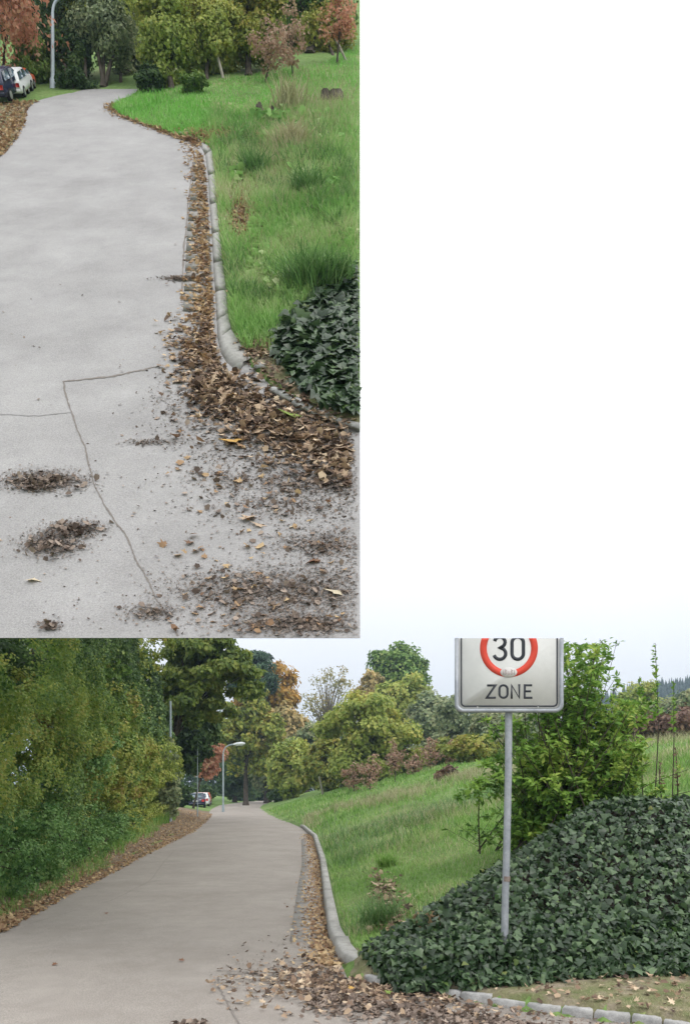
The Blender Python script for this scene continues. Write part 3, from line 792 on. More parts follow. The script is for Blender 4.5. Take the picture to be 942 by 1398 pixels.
hedge(20.0, 8.0, 4.0, 4.5, 4.5, 12000, .20, 't_dark', 'dense dark tree filling the depth behind the hedge', 'hedge_tree', 'tree', 40, .3, trunk=.2)
hedge(30.0, 8.0, 4.5, 6.0, 5.5, 12000, .24, 't_dark', 'farther dense dark tree behind the hedge', 'hedge_tree', 'tree', 40, .3, trunk=.2)

# ------------------------------------------------------------------ right: hills, far trees, shrub
xs3 = np.linspace(40, 420, 50); zs3 = np.linspace(330, 520, 12)
def hill_fn(X, Z):
    return 3 + 62 * sstep(X, 60, 170) * np.sin(np.clip((Z - 330) / 190, 0, 1) * math.pi) * (1 + .08 * np.sin(X * .03)) - .02 * np.maximum(0, 250 - X)
V, Fq = grid(xs3, zs3, hill_fn)
tag(mobj('far_hill', V, Fq, M['hill'], smooth=True), 'distant wooded hill behind the shrub at the right', None, kind='structure')
n = 2400
X = rng.uniform(90, 400, n); Z = rng.uniform(340, 450, n); zb = hill_fn(X, Z)
hh = rng.uniform(7, 11, n); Vv, Fc = [], []
m = MB()
for k in range(n):
    for (z0, z1, r0) in ((.1, .55, .2), (.35, .8, .15), (.6, 1.05, .09)):
        a = np.arange(6) * math.pi / 3 + rng.uniform(0, 1)
        ring = np.stack([X[k] + np.cos(a) * r0 * hh[k], Z[k] + np.sin(a) * r0 * hh[k], np.full(6, zb[k] + z0 * hh[k]) + rng.normal(size=6) * .3], 1)
        m.add(np.concatenate([ring, [[X[k], Z[k], zb[k] + z1 * hh[k]]]]), [(q, (q + 1) % 6, 6) for q in range(6)])
tag(m.build('conifer_forest', M['far_tree']), 'distant blue green conifer forest on the hill at the right', 'forest', kind='stuff')

tpx('broadleaf_tree', 'pale yellow green far tree between shrub and hill', 'tree', (838, 928, 905, 1000), 85, 5000, 5, 't_yellow', 4, group=G_BG)
tpx('broadleaf_tree', 'pale olive far tree at the right edge below the hill', 'tree', (890, 945, 965, 1000), 80, 5000, 5, 't_grey', 4, group=G_BG)
tpx('russet_hedge', 'reddish brown twiggy hedge on the meadow crest at the right', 'hedge', (820, 968, 1010, 1012), 44, 9000, 6, 'heather', 3, k=7, clumps=90, clump=.22, stems=5)
tpx('russet_bush', 'reddish brown bush on the meadow left of the sign post', 'bush', (592, 1046, 640, 1074), 40, 2500, 5, 'heather', 2, stems=3, clumps=40)

# the big leafy shrub behind the sign
sb = np.array([2.8, 9.75, float(iz(2.8, 9.75))])
shrub = tag(empty('tall_shrub', sb), 'tall leafy green shrub rising behind the 30 zone sign', 'shrub')
top_clip = lambda P: (P[:, 2] - EYE) / P[:, 1] < (CY - 871.5) / F
stem_m, LP, LN, LT = MB(), [], [], []
def leafy_stem(p0, p1, bend, n, size, r0=.012, twigs=8, frm=.25):
    p0 = np.array(p0, float); p1 = np.array(p1, float)
    mid = (p0 + p1) / 2 + np.array(bend)
    t = np.linspace(0, 1, 9)[:, None]
    path = (1 - t) ** 2 * p0 + 2 * t * (1 - t) * mid + t ** 2 * p1
    k = top_clip(path)
    if k.sum() < 2: return
    stem_m.tube(path[k], np.linspace(r0, r0 * .25, 9)[k], 5, False)
    for q in range(twigs):
        f = rng.uniform(frm, 1)
        b = (1 - f) ** 2 * p0 + 2 * f * (1 - f) * mid + f ** 2 * p1
        dr = rng.normal(size=3) + np.array([0, -.2, .6]); dr[2] = abs(dr[2]); dr = nrm(dr); ln = rng.uniform(.15, .5) * (1.15 - f)
        if top_clip((b + dr * ln)[None])[0]:
            stem_m.tube([b, b + dr * ln], [r0 * .3, r0 * .12], 4, False)
        m_ = int(n / twigs)
        s = rng.uniform(.1, 1, m_)[:, None]
        LP.append(b + dr * ln * s + rng.normal(size=(m_, 3)) * .015)
        LT.append(nrm(dr[None] * .8 + rng.normal(size=(m_, 3)) * .7))
        LN.append(nrm(rng.normal(size=(m_, 3)) * .5 + np.array([0, -.35, .8])))
    LP.append(path[rng.integers(2, 9, 14)] + rng.normal(size=(14, 3)) * .02)
    LT.append(nrm(rng.normal(size=(14, 3)) + np.array([0, 0, .6]))); LN.append(nrm(rng.normal(size=(14, 3)) + np.array([0, -.5, .8])))
def ps(u, v, Z): return px(u, v, Z)
for k in range(125):
    u1 = rng.normal(780, 52); 
    v1 = rng.uniform(862, 1040)
    if u1 < 705: v1 = max(v1, 985)
    if u1 > 850: v1 = max(v1, 960)
    Z1 = rng.uniform(9.0, 10.4)
    leafy_stem(sb + rng.normal(size=3) * [.28, .25, .02], ps(u1, v1, Z1), rng.normal(size=3) * [.12, .12, .05] + [0, 0, .15], 110, .1)
for k in range(80):                                   # dense lower body
    u1 = rng.normal(790, 55); v1 = rng.uniform(1000, 1105)
    leafy_stem(sb + rng.normal(size=3) * [.4, .25, .02], ps(u1, v1, rng.uniform(8.9, 10.2)), rng.normal(size=3) * .1 + [0, 0, .2], 130, .1, .012, 12, .02)
for k in range(55):                                   # right flank
    leafy_stem(sb + [rng.uniform(0, .7), rng.uniform(-.2, .3), .02], ps(rng.normal(845, 24), rng.uniform(960, 1085), rng.uniform(9.3, 10.4)), rng.normal(size=3) * .1 + [.05, 0, .15], 100, .1)
for k in range(26):                                   # low leafy skirt at the foot
    leafy_stem(sb + [rng.uniform(-.5, .3), rng.uniform(-.35, .1), .0], sb + [rng.uniform(-.75, .35), rng.uniform(-.6, -.1), rng.uniform(.15, .6)], [0, 0, .12], 90, .1, .006, 10, .0)
for (u1, v1) in ((640, 1075), (655, 1050), (622, 1092), (668, 1065), (650, 1082), (665, 1090), (690, 1080), (672, 1038)):   # arching shoots to the left
    leafy_stem(sb + rng.normal(size=3) * .1, ps(u1, v1, rng.uniform(8.6, 9.4)), [rng.uniform(-.2, .1), 0, .75], 150, .1, .006, 16, .06)
for (u1, v1) in ((735, 872), (783, 870), (800, 866), (817, 868), (830, 866), (842, 874), (768, 880), (845, 925), (862, 960), (805, 900), (790, 880), (815, 890)):
    leafy_stem(sb + rng.normal(size=3) * [.15, .15, .02], ps(u1, v1, rng.uniform(9.4, 10)), rng.normal(size=3) * .06, 130, .09, .010, 12, .35)
stem_m.build('stems', M['bark'], shrub)
P = np.concatenate(LP); Nn = np.concatenate(LN); Tt = np.concatenate(LT)
k = top_clip(P + Tt * .12) & top_clip(P)
P, Nn, Tt = P[k], Nn[k], Tt[k]
Fr = frames(Nn, Tt); s = rng.uniform(.06, .115, len(P))
near = np.argsort(P[:, 1])[:300]
rest = np.ones(len(P), bool); rest[near] = False
T_SH = (T_LANCE[0] * np.array([1.45, 1, 1]), T_LANCE[1])
leaf_parts(shrub, T_SH, P[near], Fr[near], s[near], M['shrub'])
V, Fc = scatter(T_SH, P[rest], Fr[rest], s[rest])
tag(mobj('foliage', V, Fc, M['shrub'], shrub), kind='stuff')

# slender leafy stems to the right of the shrub
def slender(u, v0, v1, Z, label, n=60, mat='shrub', size=.09):
    b = low_base(u, Z); b[2] = float(iz(b[0], b[1]))
    t = tag(empty('slender_plant', b), label, 'plant', 'slender plants right of the tall shrub')
    top = px(u + rng.uniform(-6, 6), v0, Z)
    b[2] = min(b[2], top[2] - .3); t.location = b
    mm = MB(); mm.tube([b, (b + top) / 2 + rng.normal(size=3) * .03, top], [.010, .007, .003], 5, False)
    mm.build('stem', M['bark'], t)
    f = rng.uniform(min(.6, max(.1, 1 - (v1 - v0) / F * Z / (top[2] - b[2]))), 1, n)[:, None]
    Pq = b + (top - b) * f
    Tq = nrm(rng.normal(size=(n, 3)) * [1, 1, .3] + [0, 0, .7])
    Vq, Fq_ = scatter(T_SH, Pq, frames(nrm(rng.normal(size=(n, 3)) + [0, -.4, .5]), Tq), rng.uniform(.6, 1.2, n) * size * (1.25 - f[:, 0] * .5))
    mobj('leaves', Vq, Fq_, M[mat], t)
slender(893, 878, 985, 10.2, 'tallest slender leafy stem standing against the sky at the right', 90)
slender(878, 925, 1000, 10.0, 'short slender leafy stem between shrub and tallest stem', 60)
slender(917, 930, 990, 10.6, 'slender leafy stem before the far hill near the right edge', 70)
slender(905, 1040, 1080, 9.8, 'dark seed stalk rising from the top of the ivy', 40, 'heather', .06)
slender(925, 1020, 1080, 9.9, 'taller dark seed stalk by the right edge above the ivy', 50, 'heather', .06)

# ------------------------------------------------------------------ ivy bed of the lower view
ivy = tag(empty('ivy_bed', (2.2, 7.2, float(iz(2.2, 7.2)))), 'dark green ivy bed covering the mound round the sign post', 'ivy')
n = 39000
X = rng.uniform(.0, 6.2, n); Z = np.where(rng.uniform(0, 1, n) < .3, rng.uniform(5.75, 6.6, n), rng.uniform(5.75, 10.2, n))
edge = .06 * snoise(X * 5, Z * 5, 9)
front = np.where(X < .45, 6.8 - (X - .13) * 2.66, 5.93)
k = (Z > front + edge) & (X > .06 + np.maximum(0, Z - 6.8) * .94 + edge) & (np.abs(X) < .5 * Z + .4)
X, Z = X[k], Z[k]
lift = rng.uniform(.0, 1, len(X)) ** .7 * .17 * (1 + .5 * snoise(X * 3, Z * 3, 4)) * np.clip((Z - np.where(X < .45, 6.8 - (X - .13) * 2.66, 5.93)) / .25, .3, 1) + .015
Pz = iz(X, Z) + lift
P = np.stack([X, Z, Pz], 1)
Nn = nrm(np.array([0, -.6, .65]) + rng.normal(size=P.shape) * .55)
Tt = rng.normal(size=P.shape) * .6 + np.array([0, -.6, -.75])
Fr = frames(Nn, Tt); s = .032 + .062 * rng.uniform(0, 1, len(P)) ** 1.5
vis = (P[:, 0] / P[:, 1] * F + CX < 942) & (lift > .08)
order = np.argsort(np.where(vis, P[:, 1], 99))[:300]
rest = np.ones(len(P), bool); rest[order] = False
leaf_parts(ivy, T_IVY, P[order], Fr[order], s[order] * 1.05, M['ivy'])
V, Fc = scatter(T_IVY, P[rest], Fr[rest], s[rest])
tag(mobj('foliage', V, Fc, M['ivy'], ivy), kind='stuff')
yk = rng.choice(len(P), 170, replace=False)
V, Fc = scatter(T_IVY, P[yk] + [0, -.02, .02], frames(Nn[yk], rng.normal(size=(170, 3))), s[yk] * .7)
tag(mobj('young_leaves', V, Fc, M['ivy_young'], ivy), kind='stuff')
# earth sheet below the leaves, shade of the gaps put into its colour
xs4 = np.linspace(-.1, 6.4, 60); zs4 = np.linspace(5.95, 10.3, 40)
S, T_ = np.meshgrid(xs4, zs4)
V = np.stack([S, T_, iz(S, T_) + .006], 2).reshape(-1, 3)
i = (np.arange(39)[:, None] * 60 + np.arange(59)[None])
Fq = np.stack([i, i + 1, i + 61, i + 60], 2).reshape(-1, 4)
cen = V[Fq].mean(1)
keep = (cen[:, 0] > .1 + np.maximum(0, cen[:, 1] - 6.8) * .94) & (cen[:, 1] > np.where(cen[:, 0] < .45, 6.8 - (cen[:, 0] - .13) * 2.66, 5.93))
tag(mobj('soil', V, Fq[keep], M['shade_soil'], smooth=True), 'soil darkened as leaf shade under the ivy of the lower view', None, kind='structure')

# ------------------------------------------------------------------ grass of the lower view
def low_grass(n, xr, zr, hh, ww, dens, mat, name, label, lean=.4):
    X = rng.uniform(*xr, n); Z = zr[0] + (zr[1] - zr[0]) * rng.uniform(0, 1, n) ** 1.5
    k = dens(X, Z) > rng.uniform(0, 1, n)
    k &= (np.abs(X) < .52 * Z + 1)
    X, Z = X[k], Z[k]
    tall = 1 + .8 * np.clip(snoise(X * .8, Z * .6, 12), -.4, 1)
    V, Fc = blades(np.stack([X, Z, iz(X, Z) - .01], 1), hh * tall * rng.uniform(.6, 1.3, len(X)) * np.clip(Z / 14, 1, 2.2), ww * np.clip(Z / 12, 1, 4), lean=lean)
    return tag(mobj(name, V, Fc, mat), label, 'grass', kind='stuff')
ivyin = lambda X, Z: (X > .13 + np.maximum(0, Z - 6.8) * .94 - .05) & (Z < 9.9) & (Z > 5.8)
dm = lambda X, Z: (X > XR(Z) + .17) * (~ivyin(X, Z)) * (Z > 6.9) * 1.0
low_grass(70000, (-2, 9), (6.9, 22), .10, .009, dm, M['grass'], 'grass', 'bright green meadow grass right of the lower kerb', .6)
low_grass(48000, (-9, 34), (20, 62), .11, .013, dm, M['grass'], 'grass', 'bright green grass on the far part of the lower meadow', .6)
dd = lambda X, Z: dm(X, Z) * np.clip(snoise(X * .7 + 3, Z * .45, 21) * 1.3 + .25 + .5 * np.exp(-((X - .6) / 1.2) ** 2 - ((Z - 15) / 5) ** 2), 0, 1)
low_grass(70000, (-2, 20), (8, 40), .17, .008, dd, M['grass_dry'], 'dry_grass', 'straw coloured taller grass patches on the lower meadow', .5)
dv_ = lambda X, Z: (X > XR(Z) + .14) * (Z < 6.2 + np.clip(1.4 - X * 1.5, 0, 1.3)) * np.clip(snoise(X * 2.5, Z * 3, 8) + .35, 0, 1)
low_grass(22000, (.0, 4.5), (4.7, 7.4), .03, .005, dv_, M['grass_dry'], 'grass', 'short sparse grass on the verge in front of the ivy', .9)
dl_ = lambda X, Z: ((XH(Z) - X) > -.1 + .2 * snoise(Z * 1.5, Z * .2, 51)) * ((XH(Z) - X) < 1.8) * 1.0
low_grass(40000, (-13, -4.4), (9.5, 45), .22, .009, dl_, M['grass'], 'grass', 'rough grass fringe at the foot of the left hedge', .5)
dw_ = lambda X, Z: dm(X, Z) * np.clip(snoise(X * 1.3 + 9, Z * .9, 33) * 1.6 - .1 + .7 * np.exp(-((X - .35) / .5) ** 2 - ((Z - 15) / 6) ** 2), 0, 1)
low_grass(24000, (-1.5, 9), (7.5, 26), .22, .012, dw_, M['tussock'], 'tall_grass', 'darker tall grass tufts on the lower meadow', .8)
# tussock beside the ivy
def tussock(c, n, h, wd, label, mat='tussock', up=None, lean=1.0):
    P = np.array(c) + rng.normal(size=(n, 3)) * [h * .28, h * .2, 0]
    V, Fc = blades(P, h * rng.uniform(.5, 1.15, n), wd, up=up, lean=lean)
    t = tag(empty('grass_tussock', c), label, 'grass tussock')
    tag(mobj('blades', V, Fc, M[mat], t), kind='stuff')
for X, Z, h, lab in ((.42, 8.3, .42, 'dark grass tussock at the left tip of the lower ivy'),):
    tussock((X, Z, float(gz(X, Z))), 420, h, .010, lab)
tussock((.75, 13.0, float(gz(.75, 13.0))), 320, .32, .012, 'clump of long grass higher up the lower meadow', 'grass', lean=.9)

# ------------------------------------------------------------------ fallen leaves of the lower view
def low_litter(X, Z, s0, s1, mat, name, label, lift=.05, tm=(T_MAPLE, T_SCRAP, T_MAPLE2), onroad=True, tilt=.4):
    z = np.where((X <= XR(Z)) & (X >= XL(Z)), rz_(X, Z), iz(X, Z)) + .012 + rng.uniform(0, lift, len(X))
    P = np.stack([X, Z, z], 1)
    Nn = nrm(np.array([0, 0, 1.0]) + rng.normal(size=P.shape) * tilt)
    idx = rng.integers(0, len(tm), len(P)); parts = []
    for q, t_ in enumerate(tm):
        kk = idx == q
        if kk.any(): parts.append(scatter(t_, P[kk], frames(Nn[kk]), rng.uniform(s0, s1, kk.sum())))
    V, Fc = merge(parts)
    return tag(mobj(name, V, Fc, mat), label, 'fallen leaves', kind='stuff')
n = 3000                                               # along the gutter
Z = 7 + 22 * rng.uniform(0, 1, n) ** 1.4
X = XR(Z) - np.abs(rng.normal(0, .16, n)) - .02
low_litter(X, Z, .025, .06, M['litter_gold'], 'fallen_leaves', 'golden brown leaves lying in the gutter along the lower kerb', .02)
n = 2000                                               # fan at the kerb end and in front of the edging
X = rng.normal(.22, .55, n); Z = rng.normal(6.35, .40, n) - .45 * np.clip(X, 0, 3)
k = (X < XR(Z) - .05) & (Z > 4.6) & (X > -1.2) & (Z < 7.6)
low_litter(X[k], Z[k], .022, .065, M['litter'], 'fallen_leaves', 'brown leaf heap at the rounded end of the lower kerb', .018)
n = 3000
X = rng.uniform(-.3, 2.6, n); Z = 5.9 - .55 * X - np.abs(rng.normal(0, .35, n))
k = (X < XR(Z) - .05) & (Z > 4.4)
low_litter(X[k], Z[k], .018, .055, M['litter_dark'], 'fallen_leaves', 'rotting brown leaves on the asphalt before the edging stones', .012)
n = 2600
X = rng.uniform(-1.2, 2.2, n); Z = rng.uniform(4.6, 8.5, n)
k = (X < XR(Z) - .0) & (rng.uniform(0, 1, n) < np.exp(-((XR(Z) - X) / .7)))
low_litter(X[k], Z[k], .012, .05, M['litter_dark'], 'leaf_crumbs', 'small leaf crumbs scattered on the lower road', .01, (T_SCRAP, T_TWIG))
n = 700
X = rng.uniform(.2, 3.2, n); Z = XR(X) * 0 + rng.uniform(5.0, 6.1, n)
k = (X > XR(Z) + .12)
low_litter(X[k], Z[k], .022, .06, M['litter'], 'fallen_leaves', 'brown leaves caught on the verge at the foot of the ivy', .03)
n = 6500                                               # left verge
Z = 8.8 + 45 * rng.uniform(0, 1, n) ** 1.3
X = XL(Z) + .12 - np.abs(rng.uniform(0, 1, n)) ** 1.3 * (XL(Z) - XH(Z) + .45)
low_litter(X, Z, .035, .08, M['litter_gold'], 'fallen_leaves', 'tan and orange leaves along the left edge of the lower road', .03)
n = 16000
X = rng.uniform(-1.1, 3.0, n); Z = rng.uniform(4.5, 7.2, n)
k = (X < XR(Z) - .02) & (rng.uniform(0, 1, n) < np.exp(-((XR(Z) - X) / .8) ** 2))
low_litter(X[k], Z[k], .008, .022, M['litter_fine'], 'leaf_crumbs', 'fine pale leaf dust on the lower road in front of the edging', .004, (T_SCRAP, T_TWIG))
n = 420
X = rng.normal(.5, .1, n) + .02; Z = 9.5 + rng.normal(0, 1.3, n)
low_litter(X, Z, .04, .09, M['litter'], 'fallen_leaves', 'leaves on the bare strip of the lower meadow above the kerb', .05)
n = 420
X = rng.normal(-1.03, .06, n); Z = rng.normal(4.92, .05, n)
low_litter(X, Z, .02, .07, M['litter_dark'], 'leaf_clump', 'dark clump of rotting leaves at the bottom edge of the lower road', .05, (T_SCRAP, T_TWIG))
for X, Z, c, lab in ((-2.72, 7.0, 'leaf_rust', 'brown twiggy leaf lying alone left on the lower road'), (-1.6, 7.1, 'leaf_rust', 'small dark leaf lying in the middle of the lower road'),
                     (-.62, 8.9, 'leaf_cream', 'pale leaf lying on the lower road left of the kerb'), (.33, 5.95, 'leaf_green', 'greenish yellow leaf on the heap by the first edging stone'),
                     (.05, 5.95, 'leaf_yellow', 'orange yellow leaf on the lower leaf heap'), (1.0, 5.62, 'leaf_tan', 'tan leaf lying on the verge behind the edging stones'),
                     (-3.2, 10.0, 'leaf_rust', 'dark leaf lying near the left side of the lower road')):
    z = float(rz_(np.array(X), np.array(Z))) if X < XR(np.array(Z)) else float(iz(X, Z))
    V, Fc = scatter(T_MAPLE, np.array([[X, Z, z + .05 if 'heap' in lab else z + .02]]), frames(np.array([[.1, -.2, 1.0]])), np.array([.06]))
    o = tag(mobj('fallen_leaf', V, Fc, M[c]), lab, 'leaf', 'single leaves on the lower road')
# dry leaf bunch in the ivy
P = px(586, 1263, 7.0) + rng.normal(size=(26, 3)) * [.06, .04, .05]
V, Fc = scatter(T_MAPLE2, P, frames(nrm(rng.normal(size=(26, 3)) + [0, -1, .6])), rng.uniform(.06, .1, 26))
tag(mobj('dry_leaf_bunch', V, Fc, M['litter_gold']), 'bunch of dry reddish brown leaves lying on the ivy', 'leaves', kind='stuff')

# ------------------------------------------------------------------ the sign
SZ = 6.3                                               # its distance
k_ = SZ / F                                            # metres per photo pixel there
def sp(u, v, dy=0.0): 
    return np.array([(u - CX) * k_, SZ + dy, EYE + (CY - v) * k_])
sign = tag(empty('zone_sign', sp(692, 1280)), 'white 30 zone sign on a grey post in the ivy, cut straight across the top', 'road sign')
def rounded_plate(u0, u1, vt, vb, r):
    """outline, square at the cut top, rounded at the bottom"""
    pts = [(u0, vt)]
    for a in np.linspace(180, 90, 7): pts.append((u0 + r + r * math.cos(R(a)), vb - r + r * math.sin(R(a))))
    for a in np.linspace(90, 0, 7): pts.append((u1 - r + r * math.cos(R(a)), vb - r + r * math.sin(R(a))))
    pts.append((u1, vt))
    return pts
def slab(outline, d0, d1, name, mat, parent):
    f_ = np.array([sp(u, v, d0) for u, v in outline]); b_ = np.array([sp(u, v, d1) for u, v in outline])
    n = len(outline)
    side = np.array([[i, i + n, (i + 1) % n + n, (i + 1) % n] for i in range(n)])
    return mobj(name, np.concatenate([f_, b_]), [np.arange(n)[None], np.arange(n)[None, ::-1] + n, side], mat, parent)
def ring_strip(outer, inner, d0, d1, name, mat, parent):
    n = len(outer)
    V = np.array([sp(*p, d0) for p in outer] + [sp(*p, d0) for p in inner] + [sp(*p, d1) for p in outer] + [sp(*p, d1) for p in inner])
    i = np.arange(n - 1)
    Fc = [np.stack([i, i + 1, i + n + 1, i + n], 1), np.stack([i + 2 * n, i + 2 * n + 1, i + 1, i], 1), np.stack([i + n, i + n + 1, i + 3 * n + 1, i + 3 * n], 1), np.array([[0, n, 3 * n, 2 * n], [n - 1, 3 * n - 1, 4 * n - 1, 2 * n - 1]])]
    return mobj(name, V, Fc, mat, parent)
VT = 871.3
slab(rounded_plate(626, 763.5, VT, 967.5, 7), 0, .004, 'sign_plate', M['sign_white'], sign)
ring_strip(rounded_plate(621, 768.5, VT, 972.5, 11), rounded_plate(625.5, 764, VT, 968, 7.5), -.014, .03, 'edge_frame', M['galv'], sign)
ring_strip(rounded_plate(628.4, 761.2, VT, 965.2, 6), rounded_plate(630.4, 759.2, VT, 963.2, 4.5), -.0022, -.0002, 'border_line', M['sign_black'], sign)
cu, cv = 694.4, 885.0
angs = np.linspace(R(-20), R(200), 49)
def arc(r):
    a0_ = math.asin((cv - VT) / r)
    a = np.linspace(-a0_, math.pi + a0_, 49)
    return [(cu + r * math.cos(x), cv + r * math.sin(x)) for x in a]
ring_strip(arc(39.5), arc(30.3), -.0024, -.0002, 'red_ring', M['sign_red'], sign)
def stroke(name, paths, wd, d, mat, parent):
    """flat letter strokes with mitred joints, in photo pixels; clipped at the cut top"""
    m = MB()
    for p in paths:
        p = np.array(p, float)
        closed = np.allclose(p[0], p[-1])
        t = nrm(np.diff(p, axis=0)); nn = np.stack([-t[:, 1], t[:, 0]], 1)
        off = []
        for i in range(len(p)):
            a = nn[i - 1] if i > 0 else (nn[-1] if closed else nn[0]); b = nn[i] if i < len(nn) else (nn[0] if closed else nn[-1])
            s = a + b; den = max(.35, (1 + a @ b))
            off.append(s / den * wd / 2)
        off = np.array(off)
        A_, B_ = p + off, p - off
        A_[:, 1] = np.maximum(A_[:, 1], VT); B_[:, 1] = np.maximum(B_[:, 1], VT)
        n = len(p)
        V = [sp(*q, d - .0012) for q in A_] + [sp(*q, d - .0012) for q in B_] + [sp(*q, d) for q in A_] + [sp(*q, d) for q in B_]
        m.add(V, [(i, i + 1, i + n + 1, i + n) for i in range(n - 1)] + [(i + 2 * n, i + 2 * n + 1, i + 1, i) for i in range(n - 1)] + [(i + n, i + n + 1, i + 3 * n + 1, i + 3 * n) for i in range(n - 1)] + [(0, n, 3 * n, 2 * n), (n - 1, 3 * n - 1, 4 * n - 1, 2 * n - 1)])
    return m.build(name, mat, parent)
def oval(x0, x1, y0, y1, r=None, n=6):
    r = r or (x1 - x0) / 2
    pts = []
    for cx_, cy_, a0_ in ((x1 - r, y0 + r, -90), (x1 - r, y1 - r, 0), (x0 + r, y1 - r, 90), (x0 + r, y0 + r, 180)):
        for a in np.linspace(a0_, a0_ + 90, n): pts.append((cx_ + r * math.cos(R(a)), cy_ + r * math.sin(R(a))))
    return pts + [pts[0]]
# digits: 3 and 0, baseline 902, height 33
three = [(675, 875)] + [(682 + 7.2 * math.cos(R(a)), 876.5 + 7.2 * math.sin(R(a))) for a in np.linspace(190, 430, 12)] + [(681, 884.3)] + [(682 + 8 * math.cos(R(a)), 892.3 + 7.8 * math.sin(R(a))) for a in np.linspace(-80, 165, 14)]
stroke('digit', [three[1:]], 4.6, -.0004, M['sign_black'], sign)
stroke('digit', [oval(698.6, 714.2, 869.5, 900, 7.8, 7)], 4.6, -.0004, M['sign_black'], sign)
# ZONE: 934..954
stroke('letter', [[(664.5, 935.8), (676, 935.8), (664.3, 952.6), (676.6, 952.6)]], 2.9, -.0004, M['sign_black'], sign)
stroke('letter', [oval(681.5, 692.5, 935.6, 952.6, 5.2)], 2.9, -.0004, M['sign_black'], sign)
stroke('letter', [[(698.2, 954), (698.2, 935.5), (708.6, 952.8), (708.6, 934.2)]], 2.9, -.0004, M['sign_black'], sign)
stroke('letter', [[(726, 935.6), (716, 935.6), (716, 952.6), (726.4, 952.6)], [(716.5, 943.8), (724.6, 943.8)]], 2.9, -.0004, M['sign_black'], sign)
st = slab([(694 + 11.5 * math.cos(a), 917.8 + 7 * math.sin(a)) for a in np.linspace(0, 2 * math.pi, 29)[:-1]], -.005, -.0026, 'sticker', M['sticker'], sign)
for path in ([[(686.6, 914.5), (686.6, 921)]], [[(689, 914.5), (691, 915.4), (689.4, 917.5), (691.4, 919.5), (689, 921), (689, 914.5)]], [[(693.2, 916), (693.2, 920.4), (695.4, 920.4), (695.4, 916)]],
             [[(697.4, 914.5), (699.4, 915.4), (697.8, 917.5), (699.8, 919.5), (697.4, 921), (697.4, 914.5)]], [[(701.8, 914.5), (701.8, 921)]]):
    stroke('sticker_letter', path, .9, -.0052, M['sticker_ink'], sign)
m = MB()
m.tube([sp(690, 1292, .05), sp(691, 1240, .05)], [.031, .031], 14); 
m.tube([sp(691, 1240, .05), sp(693.4, 1150, .05), sp(695.5, 1050, .05), sp(696.3, 873, .05)], .0305, 14)
m.build('post', M['galv'], sign, True)
m = MB(); m.tube([sp(692.6, 1204, .05), sp(692.8, 1197, .05)], .0335, 14); m.build('rusty_band', M['rust'], sign, True)
m = MB()
for v in (955, 890):
    m.box(sp(696, v, .016), (.30, .022, .03)); 
m.build('bracket', M['galv'], sign)
for u in (651.5, 734): 
    m = MB(); m.box(sp(u, 965.6, -.001), (.010, .004, .012)); m.build('rivet', M['sign_white'], sign)

# ------------------------------------------------------------------ lamps and poles
def lamp(base, h, reach, s, label, group, rise=.55, head=True, r=.05, name='street_lamp'):
    base = np.array(base, float)
    t = tag(empty(name, base), label, 'street lamp', group)
    m = MB(); m.tube([base - [0, 0, .1 * s], base + [0, 0, h * .12]], [r * 1.5 * s, r * 1.5 * s], 10)
    m.tube([base + [0, 0, h * .12], base + [0, 0, h]], [r * s, r * .8 * s], 10); m.build('pole', M['lamp_grey'], t, True)
    tp = base + [0, 0, h]
    a = np.linspace(0, 1, 9)[:, None]
    p1, p2 = tp + [0, 0, rise], tp + [reach, 0, rise * 1.05]
    path = (1 - a) ** 2 * tp + 2 * a * (1 - a) * p1 + a ** 2 * p2
    m = MB(); m.tube(path, r * .7 * s, 8, False); m.build('arm', M['lamp_grey'], t, True)
    q = path[-1]
    m = MB(); d = np.array([1, 0, .08]) * (1 if reach > 0 else -1)
    m.tube([q - d * .05 * s, q + d * .2 * s, q + d * .55 * s, q + d * .75 * s], [.05 * s, .12 * s, .13 * s, .05 * s], 8)
    m.build('lamp_head', M['lamp_head'], t)
    return t
GL = 'street lamps of the lower view'
b = low_base(305, 58); lamp(b, px(305, 1030, 58)[2] - b[2], .85, 1.15, 'grey street lamp with a curved arm beside the lower road', GL, .75, r=.062)
b = low_base(270, 46); lamp(b, px(270, 990, 46)[2] - b[2], .55, .8, 'street lamp head showing above the red tree of the lower view', GL, .4, r=.035)
b = low_base(334, 108); lamp(b, px(334, 988, 108)[2] - b[2], .5, 1.1, 'farthest street lamp head showing before the autumn trees', GL, .5, r=.06)
b = low_base(233, 33); m = MB(); t = tag(empty('grey_pole', b), 'plain pale grey pole rising out of the left hedge', 'pole')
b2 = b.copy(); b2[0] += .9; tp = px(233, 958, 33); b2 = np.array([tp[0], 32.2, float(gz(tp[0], 32.2))]); tp = px(233, 958, 36.0)
t.location = (tp[0], 36.0, float(gz(tp[0], 36.0)))
m.tube([(tp[0], 36.0, float(gz(tp[0], 36.0))), tp], [.07, .055], 10); m.build('pole', M['lamp_grey'], t, True)
m = MB(); m.tube([tp, tp + [0, 0, .03]], [.06, .05], 10); m.build('cap', M['lamp_grey'], t)

tpx('climbing_plant', 'grey green climber growing up the foot of the grey pole', 'climber', (216, 1012, 246, 1128), 35.4, 5200, 5.5, 't_grey', 1.5, k=6, clumps=110, clump=.16, limbs=4)
# leaning stake and stumps on the meadow
def stake(p0, p1, r, label):
    t = tag(empty('stake', p0), label, 'stake')
    m = MB(); m.tube([p0, p1], [r, r * .9], 7); m.build('rod', M['wood_grey'], t)
b = low_base(441, 60); stake(b, px(436, 1060, 60), .09, 'pale leaning stake at the left end of the lower meadow')

